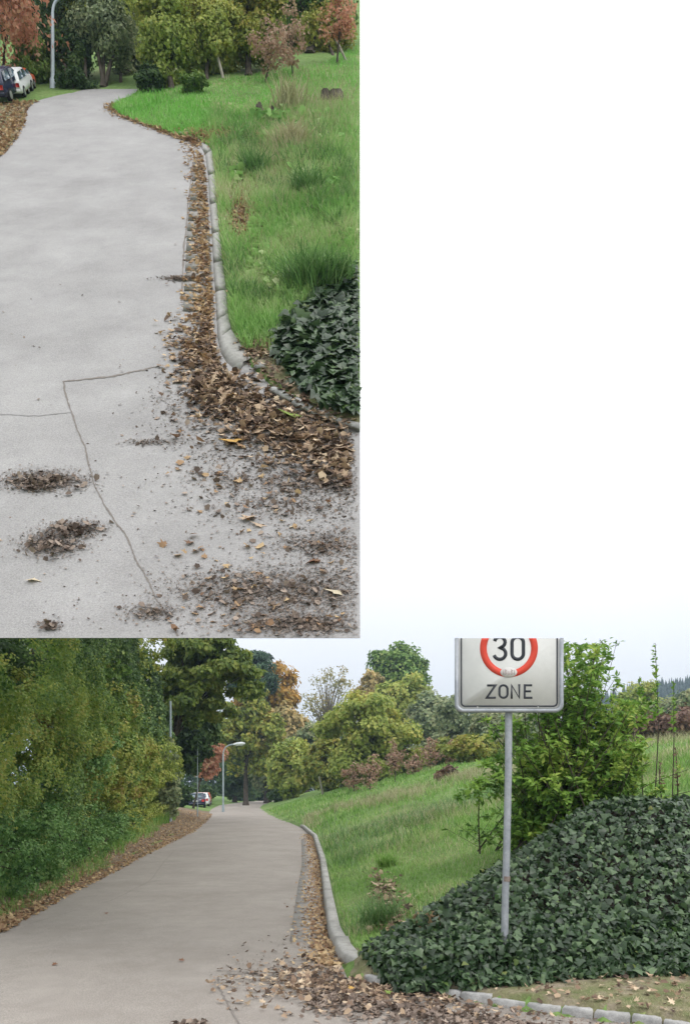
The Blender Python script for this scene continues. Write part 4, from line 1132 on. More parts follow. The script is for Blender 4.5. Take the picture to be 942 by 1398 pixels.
# ------------------------------------------------------------------ cars
def car(loc, rz, s, paint, label, group, lower=None, pitch=0.0):
    t = tag(empty('parked_car', loc), label, 'car', group)
    t.rotation_mode = 'ZYX'; t.rotation_euler = (pitch, 0, rz)
    prof_ = [(-2.0, .28), (-2.05, .55), (-2.0, .86), (-1.92, .95), (-1.66, 1.32), (-1.45, 1.42), (.0, 1.45), (.35, 1.38), (.95, .98), (1.75, .82), (1.98, .62), (2.0, .3)]
    ys = [(-.82, .93), (-.86, 1.0), (.86, 1.0), (.82, .93)]
    def pt(q, k):
        y, z = q; wd = (.84 if z < .9 else .84 - (z - .9) * .30) * (-1 if k < 2 else 1)
        return wd
    n = len(prof_)
    secs = []
    for sgn, ins in ((-1, .94), (-1, 1), (1, 1), (1, .94)):
        for y, z in prof_:
            hw = .84 if z < .9 else .84 - (z - .9) * .32
            yy, zz_ = (y * .985, .3 + (z - .3) * .985) if ins < 1 else (y, z)
            secs.append((sgn * (hw + (.02 if ins < 1 else 0)) , yy, zz_))
    V = np.array(secs) * s
    Fc = [np.array([[a * n + k, a * n + (k + 1) % n, (a + 1) * n + (k + 1) % n, (a + 1) * n + k] for a in range(3) for k in range(n)]), np.array([list(range(n))[::-1], [3 * n + k for k in range(n)]])]
    link('body', mk_mesh('body', V, Fc, M[paint]), t)
    def panel(name, P, mat, off):
        P = np.array(P, float); nn = nrm(np.cross(P[1] - P[0], P[2] - P[0]))
        Q = np.concatenate([P + nn * off, P - nn * .02])
        k = len(P)
        side = np.array([[i, (i + 1) % k, (i + 1) % k + k, i + k] for i in range(k)])
        return link(name, mk_mesh(name, Q * s, [np.arange(k)[None], side], mat), t)
    panel('rear_window', [(-.62, -1.93, .98), (.62, -1.93, .98), (.52, -1.69, 1.33), (-.52, -1.69, 1.33)], M['glass'], .03)
    panel('windscreen', [(.62, .93, 1.02), (-.62, .93, 1.02), (-.54, .40, 1.36), (.54, .40, 1.36)], M['glass'], .03)
    for sg in (1, -1):
        for ys_ in ((-1.55, -.55), (-.45, .72)):
            y0, y1 = ys_
            P = [(sg * .835, y0, .96), (sg * .835, y1, .96), (sg * .70, y1 - .38 if y1 > 0 else y1, 1.34), (sg * .70, y0 + .12, 1.34)]
            panel('side_window', P if sg > 0 else P[::-1], M['glass'], .035)
        panel('tail_light', [(sg * .80, -2.06, .62), (sg * .55, -2.07, .62), (sg * .55, -2.04, .84), (sg * .80, -2.03, .84)][::-sg], M['tail'], .03)
        for yw in (-1.25, 1.25):
            m = MB(); m.tube([(sg * .70 * s, yw * s, .3 * s), (sg * .90 * s, yw * s, .3 * s)], .31 * s, 16)
            wv = np.concatenate(m.v); wo = link('wheel', mk_mesh('wheel', wv, [np.array(x) for x in m.f.values()], M['tyre']), t)
            m = MB(); m.tube([(sg * .88 * s, yw * s, .3 * s), (sg * .915 * s, yw * s, .3 * s)], .19 * s, 14)
            wv = np.concatenate(m.v); link('rim', mk_mesh('rim', wv, [np.array(x) for x in m.f.values()], M['rim']), wo)
    P = MB(); P.box((0, -2.03 * s, .42 * s), (1.6 * s, .12 * s, .2 * s)); link('bumper', mk_mesh('bumper', np.concatenate(P.v), [np.array(x) for x in P.f.values()], M[lower or paint]), t)
    P = MB(); P.box((0, -2.075 * s, .66 * s), (.5 * s, .02 * s, .11 * s)); link('number_plate', mk_mesh('number_plate', np.concatenate(P.v), [np.array(x) for x in P.f.values()], M['car_white']), t)
    return t
def low_car(u, Z, rz, paint, label):
    b = low_base(u, Z); b[2] = float(prof(Z)) + .02
    car(b, rz, 1.0, paint, label, 'cars parked by the lower road')
low_car(268, 70, .18, 'car_navy', 'dark blue hatchback nearest in the lower view, parked under the red tree')
low_car(275, 76, .14, 'car_white', 'white hatchback parked beyond the dark one in the lower view')
low_car(278, 83, .16, 'car_orange', 'orange red car farthest in the lower parked row')

# ================================================================== UPPER VIEW: a steep hillside road on its own slab of ground
UZ0, SL = 6.0, 1.25                                     # front edge, climb per metre
def upz(v): return 6.2 / (SL - (CY - np.asarray(v, float)) / F)
def up(u, v, b=0.0):
    """a point of the hillside; b lifts it off the mean slope"""
    u = np.asarray(u, float); v = np.asarray(v, float)
    Z = upz(v) * (1 - b)
    return np.stack([(u - CX) / F * Z, Z, EYE + (CY - v) / F * Z], -1)
_kv = np.array([100, 125, 130, 140, 148, 158, 172, 185, 192, 205, 240, 280, 320, 360, 400, 430, 465, 497, 528, 568, 583, 592, 880], float)
_ku = np.array([190, 188, 181, 156, 151, 166, 205, 240, 268, 287, 291, 293, 297, 302, 307, 309, 317, 340, 372, 430, 492, 640, 640], float)
_lv = np.array([100, 122, 126, 130, 135, 140, 150, 165, 190, 212, 235, 880], float)
_lu = np.array([110, 120, 100, 80, 60, 45, 34, 33, 20, 0, -130, -130], float)
def uk(v): return np.interp(v, _kv, _ku)
def ul(v): return np.interp(v, _lv, _lu)
def brel(u, v):
    """relief: the bank stands proud of the road"""
    d = np.asarray(u, float) - uk(v)
    b = .010 * sstep(d, 0, 5) + .035 * sstep(d, 5, 120) + .004 * snoise(np.asarray(u) / 18, np.asarray(v) / 14, 31) * sstep(d, 10, 40)
    dl = ul(v) - np.asarray(u, float)
    b = b + np.where((dl > 0) & (v < 240), .004 * sstep(dl, 0, 10), 0)
    road = (d <= 0) & (dl <= 0) & (np.asarray(v) > 121)
    return np.where(road, -.006, b)
UE = 491.6                                              # right edge of the hillside
us = np.concatenate([np.linspace(-130, 140, 40)[:-1], np.linspace(140, 350, 85)[:-1], np.linspace(350, UE, 50)])
vs_ = np.linspace(871.3, -8, 140)
U, W = np.meshgrid(us, vs_)
V = up(U, W, brel(U, W)).reshape(-1, 3)
nx, nv_ = len(us), len(vs_)
i = np.arange(nv_ - 1)[:, None] * nx + np.arange(nx - 1)[None]
Fq = np.stack([i, i + 1, i + nx + 1, i + nx], 2).reshape(-1, 4)
# underside, so that the slab has a body
Vb = V + np.array([0, .4, .12])
nV = len(V)
rim_ = np.concatenate([np.arange(nx), (np.arange(1, nv_) * nx + nx - 1), (nv_ - 1) * nx + np.arange(nx - 2, -1, -1), np.arange(nv_ - 2, 0, -1) * nx])
j = np.arange(len(rim_)); j2 = (j + 1) % len(rim_)
side = np.stack([rim_[j2], rim_[j], rim_[j] + nV, rim_[j2] + nV], 1)
hs = mobj('hillside', np.concatenate([V, Vb]), [Fq, Fq[:, ::-1] + nV, side], M['meadow'], smooth=False)
tag(hs, 'steep grassy hillside carrying the road of the upper view', None, kind='structure')
# road sheet
nc = 31
vv = np.linspace(870.9, 121.5, 170)
Uu = ul(vv)[:, None] + (np.minimum(uk(vv), UE) - ul(vv))[:, None] * np.linspace(0, 1, nc)[None]
Vr = up(Uu, np.repeat(vv[:, None], nc, 1), 0).reshape(-1, 3)
i = np.arange(len(vv) - 1)[:, None] * nc + np.arange(nc - 1)[None]
tag(mobj('road', Vr, np.stack([i, i + 1, i + nc + 1, i + nc], 2).reshape(-1, 4), M['asphalt_up'], smooth=True), 'light grey asphalt road climbing through the upper view', None, kind='structure')
SN = nrm(np.array([0, -SL, 1.0]))                       # slope normal

def up_strip(name, pts, wpx, mat, label, b=.0012):
    pts = np.array(pts, float)
    n = len(pts) * 8
    t = np.linspace(0, len(pts) - 1, n)
    wob = np.cumsum(rng.normal(size=(n, 2)), 0); wob -= np.linspace(0, 1, n)[:, None] * wob[-1]
    P = np.stack([np.interp(t, np.arange(len(pts)), pts[:, k]) for k in (0, 1)], 1) + np.clip(wob, -6, 6) * .35 + rng.normal(size=(n, 2)) * wpx * .08
    d = nrm(np.gradient(P, axis=0)); nr = np.stack([d[:, 1], -d[:, 0]], 1)
    wd = wpx * rng.uniform(.4, 1.2, (n, 1))
    Q = np.concatenate([P - nr * wd / 2, P + nr * wd / 2])
    i = np.arange(n - 1)
    return tag(mobj(name, up(Q[:, 0], Q[:, 1], b), np.stack([i, i + 1, i + n + 1, i + n], 1), mat), label, None, kind='structure')
up_strip('road_crack', [(88, 520), (92, 540), (98, 562), (106, 585), (118, 612), (124, 640), (131, 662), (144, 690), (160, 715), (176, 740), (186, 765), (200, 790), (212, 815), (228, 840), (243, 868)], 2.3, M['seam'], 'long dark crack running down the road of the upper view')
up_strip('road_crack', [(88, 520), (120, 517), (160, 511), (195, 504), (218, 499)], 2.0, M['seam'], 'cross crack branching right at the top of the long crack')
up_strip('road_crack', [(0, 566), (45, 568), (70, 565), (98, 563)], .8, M['hairline'], 'thin crack branching left from the long crack')
up_strip('road_crack', [(264, 218), (260, 250), (256, 290), (253, 330), (251, 372), (248, 410)], 2.6, M['seam'], 'joint between asphalt and gutter slabs of the upper road')

# kerb of the upper view
fv = np.array([188, 196, 212, 240, 280, 320, 360, 400, 440, 470, 492, 506, 511], float)
fu = np.array([262, 270, 279, 283, 285.5, 288, 290, 292.5, 294.5, 296, 301, 313, 326], float)
tv = np.array([188, 195, 208, 238, 278, 318, 358, 397, 434, 458, 474, 486, 494], float)
tu = np.array([266, 275, 284, 288, 290, 293, 295.5, 298.5, 300.5, 303, 309, 319, 332], float)
bv = np.array([187, 193, 205, 236, 276, 316, 356, 395, 428, 449, 462, 476, 489], float)
bu_ = np.array([271, 282, 290, 294.5, 297, 301, 305, 310, 312, 317, 325, 335, 344], float)
kp = np.arange(len(fv))
k2 = tag(empty('kerb', up(297, 470)), 'pale concrete kerb with a shaded face along the upper road', 'kerb')
def kerb_up(t0, t1):
    secs = []
    for t in np.linspace(t0, t1, 5):
        g = lambda a: np.interp(t, kp, a)
        f_, tf, tb = up(g(fu), g(fv), -.004), up(g(tu), g(tv), .011), up(g(bu_) - 1.5, g(bv) + .3, .012)
        tm = up(g(tu) + 1.2, g(tv) - .4, .0125)
        back = up(g(bu_) + 1.0, g(bv), -.01)
        secs.append([f_, tf, tm, tb, back])
    V = np.array(secs).reshape(-1, 3)
    Fc = np.array([(a * 5 + k, a * 5 + (k + 1) % 5, (a + 1) * 5 + (k + 1) % 5, (a + 1) * 5 + k) for a in range(4) for k in range(5)])
    mobj('kerb_stone', V, [Fc, np.array([[4, 3, 2, 1, 0], [20, 21, 22, 23, 24]])], M['kerb'], k2)
tt = [0, 2, 3, 4, 5, 6, 7, 8, 9, 12]
for a_, b_ in zip(tt[:-1], tt[1:]):
    kerb_up(a_ + .003, b_ - .003)
# gutter slabs
g2 = tag(empty('gutter', up(262, 380)), 'pale gutter slabs beside the kerb of the upper road', 'gutter')
gv = np.linspace(425, 220, 16)
for v1, v0 in zip(gv[:-1], gv[1:]):
    l0, l1 = np.interp([v1, v0], [218, 250, 290, 330, 372, 430], [266, 262, 258, 255, 253, 250])
    r0, r1 = np.interp([v1, v0], fv, fu) - 1.5
    q = [(l0, v1 - .5), (r0, v1 - .5), (r1, v0 + .5), (l1, v0 + .5)]
    V = np.concatenate([[up(*p, .0016) for p in q], [up(*p, -.003) for p in q]])
    mobj('gutter_slab', V, np.array([(0, 1, 2, 3), (0, 4, 5, 1), (1, 5, 6, 2), (2, 6, 7, 3), (3, 7, 4, 0)]), M['gutter'], g2)
# edging stones
e2 = tag(empty('stone_edging', up(400, 552)), 'pale broken edging stones below the ivy of the upper view', 'edging')
for q in (((366, 531), (396, 547), (402, 539), (374, 527)), ((424, 562), (456, 574), (463, 566), (432, 556)), ((458, 574), (491, 586), (491.3, 577), (465, 567)), ((346, 502), (378, 502), (381, 495), (350, 495)), ((398, 549), (421, 561), (428, 554), (405, 541))):
    q = np.array(q, float); c = q.mean(0)
    tp = [up(*(c + (p - c) * .94), .015) for p in q]; md = [up(*p, .0135) for p in q]; bt = [up(p[0], p[1] + (5 if k < 2 else 0), -.006) for k, p in enumerate(q)]
    V = np.array(bt + md + tp)
    mobj('edging_stone', V, np.array([(a * 4 + k, a * 4 + (k + 1) % 4, (a + 1) * 4 + (k + 1) % 4, (a + 1) * 4 + k) for a in range(2) for k in range(4)] + [(8, 9, 10, 11)]), M['granite'], e2)

# ---- grass of the upper bank
inR = lambda u: u < UE - 1
def up_grass(n, box, hpx, wpx, dens, mat, name, label, lean=.5, power=1.0):
    u = rng.uniform(box[0], box[2], n); v = box[1] + (box[3] - box[1]) * rng.uniform(0, 1, n) ** power
    k = (dens(u, v) > rng.uniform(0, 1, n)) & inR(u + wpx)
    u, v = u[k], v[k]
    b = brel(u, v); P = up(u, v, b)
    sc = P[:, 1] / F
    per = np.interp(v, [60, 130, 200, 400], [.45, .5, .75, 1.0])
    tall = 1 + .5 * np.clip(snoise(u / 25, v / 20, 41), -.6, 1)
    V, Fc = blades(P - .01 * SN, hpx * sc * per * tall * rng.uniform(.55, 1.3, len(u)), wpx * sc * per, up=(0, -.45, .9), lean=lean)
    Vr = V.reshape(-1, 5, 3)
    ok = ((Vr[:, :, 0] / Vr[:, :, 1] * F + CX) < UE).all(1)
    V = Vr[ok].reshape(-1, 3); m_ = int(ok.sum()); off = (np.arange(m_) * 5)[:, None]
    return tag(mobj(name, V, [np.array([[0, 1, 2, 3]]) + off, np.array([[3, 2, 4]]) + off], mat), label, 'grass', kind='stuff')
_ivp = [(370, 640), (392, 452), (428, 385), (440, 372), (492, 345), (560, 320)]
ivl = lambda v: np.interp(v, [355, 372, 395, 420, 445, 475, 500, 525, 555, 565], [492, 470, 440, 405, 380, 375, 395, 418, 470, 520])
inivy = lambda u, v: (u > ivl(v)) & (v > 355) & (v < 560)
bank = lambda u, v: (u > uk(v) + np.interp(v, [150, 200, 300, 480], [1, 4, 6, 9])) & (v < 480) & (~inivy(u, v)) & (v > np.interp(u, [150, 230, 345, 440, 492], [122, 122, 103, 88, 60]))
bare = lambda u, v: 1.1 * np.exp(-((u - 329) / 21) ** 2 - ((v - 296) / 58) ** 2) + np.exp(-((u - 352) / 26) ** 2 - ((v - 472) / 14) ** 2) + np.exp(-((u - 300 - (190 - v) * 1.2) / 30) ** 2 - ((v - 187) / 8) ** 2)
D = lambda u, v: bank(u, v) * np.clip(1 - .9 * bare(u, v), 0, 1)
up_grass(60000, (285, 150, 491, 480), 17, 1.6, D, M['grass_up'], 'grass', 'bright green grass covering the bank of the upper view', .8)
up_grass(44000, (145, 60, 491, 200), 9, 1.5, D, M['grass_sun_tint'], 'grass', 'bright green smooth grass on the far bank of the upper view', .8)
Dd = lambda u, v: D(u, v) * np.clip(np.exp(-((u - 400 + (v - 190) * .9) / 55) ** 2 - ((v - 195) / 65) ** 2) * .9 + .10 + .35 * np.clip(snoise(u / 20 + 4, v / 14, 63), 0, 1), 0, 1)
up_grass(42000, (290, 95, 491, 400), 19, 1.3, Dd, M['grass_dry'], 'dry_grass', 'straw coloured tall grass in the middle of the upper bank', .6)
Dw = lambda u, v: D(u, v) * np.clip(snoise(u / 16, v / 12, 77) * 1.5 - .1 + .8 * np.exp(-((u - 318) / 22) ** 2 - ((v - 222) / 22) ** 2), 0, 1)
up_grass(16000, (300, 180, 491, 420), 24, 1.8, Dw, M['tussock'], 'tall_grass', 'darker tall grass tufts on the upper bank', .8)
def up_tussock(u, v, n, hpx, label, mat='tussock', lean=1.2):
    b = float(brel(u, v)); c = up(u, v, b); sc = c[1] / F
    uu = u + rng.normal(size=n) * hpx * .28; v2 = v + rng.normal(size=n) * hpx * .10
    k = uu < UE - 5; uu, v2 = uu[k], v2[k]
    P = up(uu, v2, brel(uu, v2))
    V, Fc = blades(P, hpx * sc * rng.uniform(.5, 1.15, len(P)), 2.2 * sc, up=(0, -.4, .9), lean=lean)
    Vr = V.reshape(-1, 5, 3); ok = ((Vr[:, :, 0] / Vr[:, :, 1] * F + CX) < UE).all(1)
    V = Vr[ok].reshape(-1, 3); m_ = int(ok.sum()); off = (np.arange(m_) * 5)[:, None]
    t = tag(empty('grass_tussock', c), label, 'grass tussock')
    tag(mobj('blades', V, [np.array([[0, 1, 2, 3]]) + off, np.array([[3, 2, 4]]) + off], M[mat], t), kind='stuff')
up_tussock(425, 392, 700, 52, 'large dark drooping grass tussock beside the ivy of the upper view')
up_tussock(462, 385, 400, 42, 'grass tussock directly above the ivy at the upper view edge')
up_tussock(420, 262, 260, 34, 'dark round grass tussock halfway up the upper bank', lean=1.0)
up_tussock(345, 235, 200, 30, 'olive grass tussock above the bare strip of the upper bank', lean=1.0)
up_tussock(400, 205, 350, 36, 'straw coloured tall tuft on the upper bank', 'grass_dry', .5)
up_tussock(395, 150, 160, 40, 'thin upright straw stalks on the far upper bank', 'grass_dry', .25)

# ---- weeds with broad leaves on the bank
u = rng.uniform(315, 489, 7000); v = rng.uniform(150, 400, 7000)
k = (D(u, v) > .5) & (snoise(u / 22, v / 16, 90) > .1); u, v = u[k], v[k]
P = up(u, v, brel(u, v) + .008 + rng.uniform(0, .010, len(u)))
V, Fc = scatter(T_ROUND, P, frames(nrm(rng.normal(size=P.shape) * .5 + [0, -.5, .8])), rng.uniform(6, 13, len(P)) * P[:, 1] / F)
k = None
Vr = V.reshape(-1, 6, 3); ok = ((Vr[:, :, 0] / Vr[:, :, 1] * F + CX) < UE).all(1)
V = Vr[ok].reshape(-1, 3); off = (np.arange(int(ok.sum())) * 6)[:, None, None]
tag(mobj('weeds', V, (T_ROUND[1][None] + off).reshape(-1, 4), M['grass_up']), 'broad leaved green weeds among the grass of the upper bank', 'weeds', kind='stuff')

# ---- ivy of the upper view
iv2 = tag(empty('ivy_bed', up(450, 470, .03)), 'glossy dark ivy at the right edge of the upper view', 'ivy')
n = 4700
u = np.where(rng.uniform(0, 1, n) < .2, rng.uniform(474, 490, n), rng.uniform(365, 491, n)); v = rng.uniform(352, 562, n)
k = inivy(u + rng.normal(size=n) * 4, v + rng.normal(size=n) * 4); u, v = u[k], v[k]
lift = rng.uniform(.002, .022, len(u))
P = up(u, v, brel(u, v) + lift)
Nn = nrm(np.array([0.05, -.7, .55]) + rng.normal(size=P.shape) * .36)
Fr = frames(Nn, rng.normal(size=P.shape) * .7 + np.array([0, -.3, -.8]))
s = rng.uniform(10, 21, len(P)) * P[:, 1] / F * np.interp(v, [360, 540], [.75, 1.05]) * np.interp(u, [474, 489], [1, .42])
okl = (P[:, 0] + s * .62) / P[:, 1] * F + CX < UE
P, Fr, s, lift, Nn = P[okl], Fr[okl], s[okl], lift[okl], Nn[okl]
order = np.argsort(-lift)[:300]
rest = np.ones(len(P), bool); rest[order] = False
leaf_parts(iv2, T_IVY, P[order], Fr[order], s[order], M['ivy'])
V, Fc = scatter(T_IVY, P[rest], Fr[rest], s[rest])
tag(mobj('foliage', V, Fc, M['ivy'], iv2), kind='stuff')
yk = rng.choice(len(P), 120, replace=False)
V, Fc = scatter(T_IVY, P[yk] - [0, .03, 0], Fr[yk], s[yk] * .6)
tag(mobj('young_leaves', V, Fc, M['ivy_young'], iv2), kind='stuff')
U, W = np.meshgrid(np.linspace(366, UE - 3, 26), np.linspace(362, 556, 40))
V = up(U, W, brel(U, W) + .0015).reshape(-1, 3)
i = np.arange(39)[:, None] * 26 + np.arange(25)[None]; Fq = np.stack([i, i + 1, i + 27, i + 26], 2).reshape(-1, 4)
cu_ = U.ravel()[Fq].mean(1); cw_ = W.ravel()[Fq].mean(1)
tag(mobj('soil', V, Fq[inivy(cu_ - 3, cw_)], M['shade_soil']), 'soil darkened as leaf shade under the ivy of the upper view', None, kind='structure')
# bare soil by the kerb end and on the bank
for (poly, lab) in (((((325, 462), (345, 452), (372, 462), (392, 490), (372, 498), (352, 496), (338, 482))), 'bare brown soil behind the kerb end of the upper view'),
                    ((((312, 238), (332, 244), (346, 285), (344, 330), (326, 345), (314, 330), (310, 290))), 'bare leaf strewn strip on the upper bank'),
                    ((((240, 180), (300, 172), (345, 168), (350, 176), (310, 184), (290, 196), (275, 192))), 'worn sandy track joining the upper road'),
                    ((((352, 498), (400, 500), (425, 530), (465, 558), (491, 566), (491, 582), (455, 570), (400, 545), (372, 526))), 'leafy soil between ivy and edging stones of the upper view')):
    V = np.array([up(a_, b_, brel(a_, b_) + .0022) for a_, b_ in poly])
    tag(mobj('bare_soil', V, np.arange(len(poly))[None], M['verge' if 'sandy' not in lab else 'gutter']), lab, None, kind='structure')
# left leaf covered verge
poly = [(-128, 236), (-20, 226), (0, 212), (20, 190), (33, 165), (34, 150), (44, 140), (0, 140), (-128, 140)]
V = np.array([up(a_, b_, .0065) for a_, b_ in poly])
tag(mobj('verge', V, np.arange(len(poly))[None], M['verge']), 'brown leaf covered verge at the left of the upper road', None, kind='structure')

# ---- fallen leaves of the upper view
def up_litter(u, v, s0, s1, mat, name, label, lift=.006, tm=(T_MAPLE, T_SCRAP, T_MAPLE2), tilt=.35, cat='fallen leaves', sq=.75):
    k = (u < UE - s1 * .8) & (v < 871 - s1 * .35)
    u, v = u[k], v[k]
    P = up(u, v, np.maximum(brel(u, v), 0) + .002 + rng.uniform(0, lift, len(u)))
    Nn = nrm(SN + rng.normal(size=P.shape) * tilt + np.array([0, .25, .25]))
    s = .68 * rng.uniform(s0, s1, len(u)) * P[:, 1] / F * np.interp(v, [150, 300, 600], [.45, .75, 1])
    idx = rng.integers(0, len(tm), len(P)); parts = []
    for q, t_ in enumerate(tm):
        kk = idx == q
        if kk.any(): parts.append(scatter(t_, P[kk], frames(Nn[kk]), s[kk]))
    V, Fc = merge(parts)
    return tag(mobj(name, V, Fc, mat), label, cat, kind='stuff')
def gauss(n, cu, cv_, su, sv):
    n = int(n * 1.7)
    return rng.normal(cu, su, n), rng.normal(cv_, sv, n)
n = 2000
v = rng.uniform(186, 500, n); u = np.interp(v, fv, fu) - 3 - np.abs(rng.normal(0, 1, n)) * np.interp(v, [186, 300, 420, 500], [9, 12, 18, 34])
up_litter(u, v, 6, 13, M['litter_gold'], 'fallen_leaves', 'golden brown leaves filling the gutter of the upper road', .004)
n = 3000
u, v = gauss(n * .42, 288, 492, 42, 34); k = (u < np.interp(v, fv, fu) - 4) & (v > 420) & (rng.uniform(0, 1, len(u)) < np.clip((u - 205) / 90, 0, 1)); 
up_litter(u[k], v[k], 6, 17, M['litter'], 'fallen_leaves', 'brown leaves spread round the kerb end of the upper view', .008)
n = 1900
u = rng.uniform(255, 491, n); v = 536 + (u - 300) * .52 + rng.normal(0, 25, n); k = (u > 262 + rng.normal(0, 22, n)) & (v < 665) & (v > 508)
up_litter(u[k], v[k], 8, 20, M['litter'], 'fallen_leaves', 'heap of brown leaves below the edging stones of the upper view', .006, tilt=.38)
n = 3000
u = rng.uniform(270, 491, n); v = 545 + (u - 300) * .5 + rng.normal(0, 30, n); k = (v < 690) & (v > 508)
up_litter(u[k], v[k], 3, 11, M['litter_dark'], 'leaf_crumbs', 'dark rotting leaf bits within the upper leaf heap', .004, (T_SCRAP, T_TWIG), tilt=.5)
u, v = gauss(5000, 375, 595, 70, 34); k = (v > 512 + (u - 300) * .4) & (u > 230)
up_litter(u[k], v[k], 1.2, 5, M['litter_fine'], 'leaf_crumbs', 'pale brown leaf dust under the upper leaf heap', .0008, (T_SCRAP, T_TWIG), tilt=.3)
n = 500
u, v = rng.uniform(345, 490, n), rng.uniform(495, 585, n); k = (u > uk(v)) & ~inivy(u - 6, v)
up_litter(u[k], v[k], 7, 16, M['litter'], 'fallen_leaves', 'brown leaves between ivy and edging stones of the upper view', .006)
n = 900
u, v = gauss(n, 329, 294, 12, 38); up_litter(u, v, 5, 12, M['litter_gold'], 'fallen_leaves', 'pale leaves on the bare strip of the upper bank', .006)
u, v = gauss(260, 352, 475, 16, 9); up_litter(u, v, 5, 12, M['litter'], 'fallen_leaves', 'leaves on the soil behind the upper kerb end', .004)
u, v = gauss(700, 295, 186, 30, 6); k = u > uk(v) - 12; up_litter(u[k], v[k], 8, 16, M['litter_gold'], 'fallen_leaves', 'reddish leaves where the track meets the upper road', .004)
n = 500
v = rng.uniform(140, 190, n); u = uk(v) - np.abs(rng.normal(0, 6, n)) + 3; up_litter(u, v, 7, 14, M['litter_gold'], 'fallen_leaves', 'leaf line along the far grass edge of the upper road', .003)
n = 2600
v = rng.uniform(138, 228, n); u = ul(v) - np.abs(rng.normal(0, 26, n)) + 2; k = (u > -60)
up_litter(u[k], v[k], 8, 15, M['litter_gold'], 'fallen_leaves', 'tan leaves covering the left verge of the upper road', .003)
# scattered patches on the near asphalt
pl = [(62, 656, 26, 6, 650, 'first dark leaf clump at the left of the upper road'), (104, 722, 18, 5, 300, 'second dark leaf clump left of the long crack'), (70, 742, 19, 7, 420, 'third dark leaf clump lowest at the left of the upper road'),
      (370, 806, 62, 14, 1500, 'wide brown litter patch near the bottom of the upper road'), (405, 851, 42, 7, 700, 'lowest brown litter patch at the bottom edge of the upper road'),
      (445, 742, 36, 9, 420, 'thin brown litter patch at the right of the upper road'), (395, 690, 60, 10, 420, 'light litter streak below the thick leaf heap'), (440, 660, 36, 7, 420, 'brown litter streak right under the thick leaf heap'),
      (330, 655, 40, 9, 200, 'sparse litter left under the thick leaf heap'), (205, 603, 17, 2, 60, 'thin twig streak in the middle of the upper road'), (208, 836, 17, 5, 160, 'small litter patch beside the lower end of the long crack'),
      (68, 853, 7, 3, 70, 'tiny leaf clump at the bottom left of the upper road'), (248, 380, 14, 1.6, 120, 'dark litter streak across the gutter of the upper road'), (470, 800, 26, 22, 300, 'brown litter at the right edge of the upper road'),
      (235, 560, 18, 22, 110, 'scattered crumbs left of the upper leaf heap')]
for cu_, cv_, su, sv, n, lab in pl:
    u, v = gauss(n * 6, cu_, cv_, su * 1.15, sv * 1.25)
    up_litter(u, v, 1.2, 4.5, M['litter_fine'], 'leaf_crumbs', lab.replace('clump', 'crumb film').replace('patch', 'crumb patch').replace('streak', 'crumb streak') + ' as fine dust', .0006, (T_SCRAP, T_TWIG, T_TWIG), tilt=.3, cat='leaf litter')
    u, v = gauss(n * (.30 if 'clump' in lab else .22), cu_, cv_, su, sv)
    up_litter(u, v, 4, 15, M['litter_dark'], 'leaf_clump', lab, .006 if 'clump' in lab else .0022, (T_SCRAP, T_TWIG, T_TWIG, T_SCRAP), tilt=.6, cat='leaf litter')
n = 3600
u = rng.uniform(-20, 491, n); v = rng.uniform(380, 868, n); k = rng.uniform(0, 1, n) < np.clip(.12 + (u - 150) / 420 + (v - 560) / 900, .05, 1)
up_litter(u[k], v[k], 2, 7, M['litter_dark'], 'leaf_crumbs', 'tiny leaf crumbs scattered over the upper road', .001, (T_SCRAP, T_TWIG), cat='leaf litter')
n = 150
u = rng.uniform(220, 491, n); v = rng.uniform(590, 866, n)
up_litter(u, v, 9, 20, M['litter_gold'], 'fallen_leaves', 'loose tan leaves scattered over the lower part of the upper road', .003)
for u, v, spx, c, lab in ((330, 594, 34, 'leaf_yellow', 'large yellow leaf at the front of the upper leaf heap'), (410, 562, 34, 'leaf_green', 'large yellow green leaf among the edging stones of the upper view'), (32, 786, 30, 'leaf_cream', 'pale cream leaf at the lower left of the upper road'),
                          (473, 803, 34, 'leaf_cream', 'large pale leaf at the lower right edge of the upper road'), (383, 498, 0, '', ''), (318, 512, 15, 'leaf_yellow', 'small orange leaf in front of the upper kerb end'), (455, 604, 34, 'leaf_tan', 'curled tan leaf on the right of the upper leaf heap'),
                          (210, 452, 11, 'leaf_cream', 'pale leaf alone in the middle of the upper road'), (335, 702, 28, 'leaf_tan', 'long tan leaf under the thick heap of the upper view'), (362, 714, 24, 'leaf_tan', 'second tan leaf just right of the long tan one'), (416, 763, 26, 'leaf_rust', 'rust brown curled leaf above the wide litter patch'),
                          (392, 716, 24, 'leaf_cream', 'pinkish pale leaf right of the two tan leaves'), (437, 650, 24, 'leaf_cream', 'pale leaf below the curled tan leaf'), (408, 540, 24, 'leaf_rust', 'red brown leaf leaning on the first upper edging stone'), (2, 735, 18, 'leaf_tan', 'tan leaf cut by the left edge of the upper view'),
                          (300, 560, 20, 'leaf_rust', 'rust red leaf in the upper leaf heap'), (310, 536, 18, 'leaf_yellow', 'small yellow leaf left in the upper leaf heap'), (450, 582, 22, 'leaf_tan', 'tan leaf lying just below the edging stones of the upper view')):
    if not spx: continue
    P = up(u, v + spx * .2, max(float(brel(u, v)), 0) + (.016 if 'heap' in lab or 'edging' in lab else .0035))
    V, Fc = scatter(T_MAPLE, P[None], frames(nrm(SN + np.array([[rng.uniform(-.2, .2), .3, .35]])), np.array([[rng.uniform(-1, 1), .3, .3]])), np.array([spx * P[1] / F * .9]))
    tag(mobj('fallen_leaf', V, Fc, M[c]), lab, 'leaf', 'single leaves on the upper road')

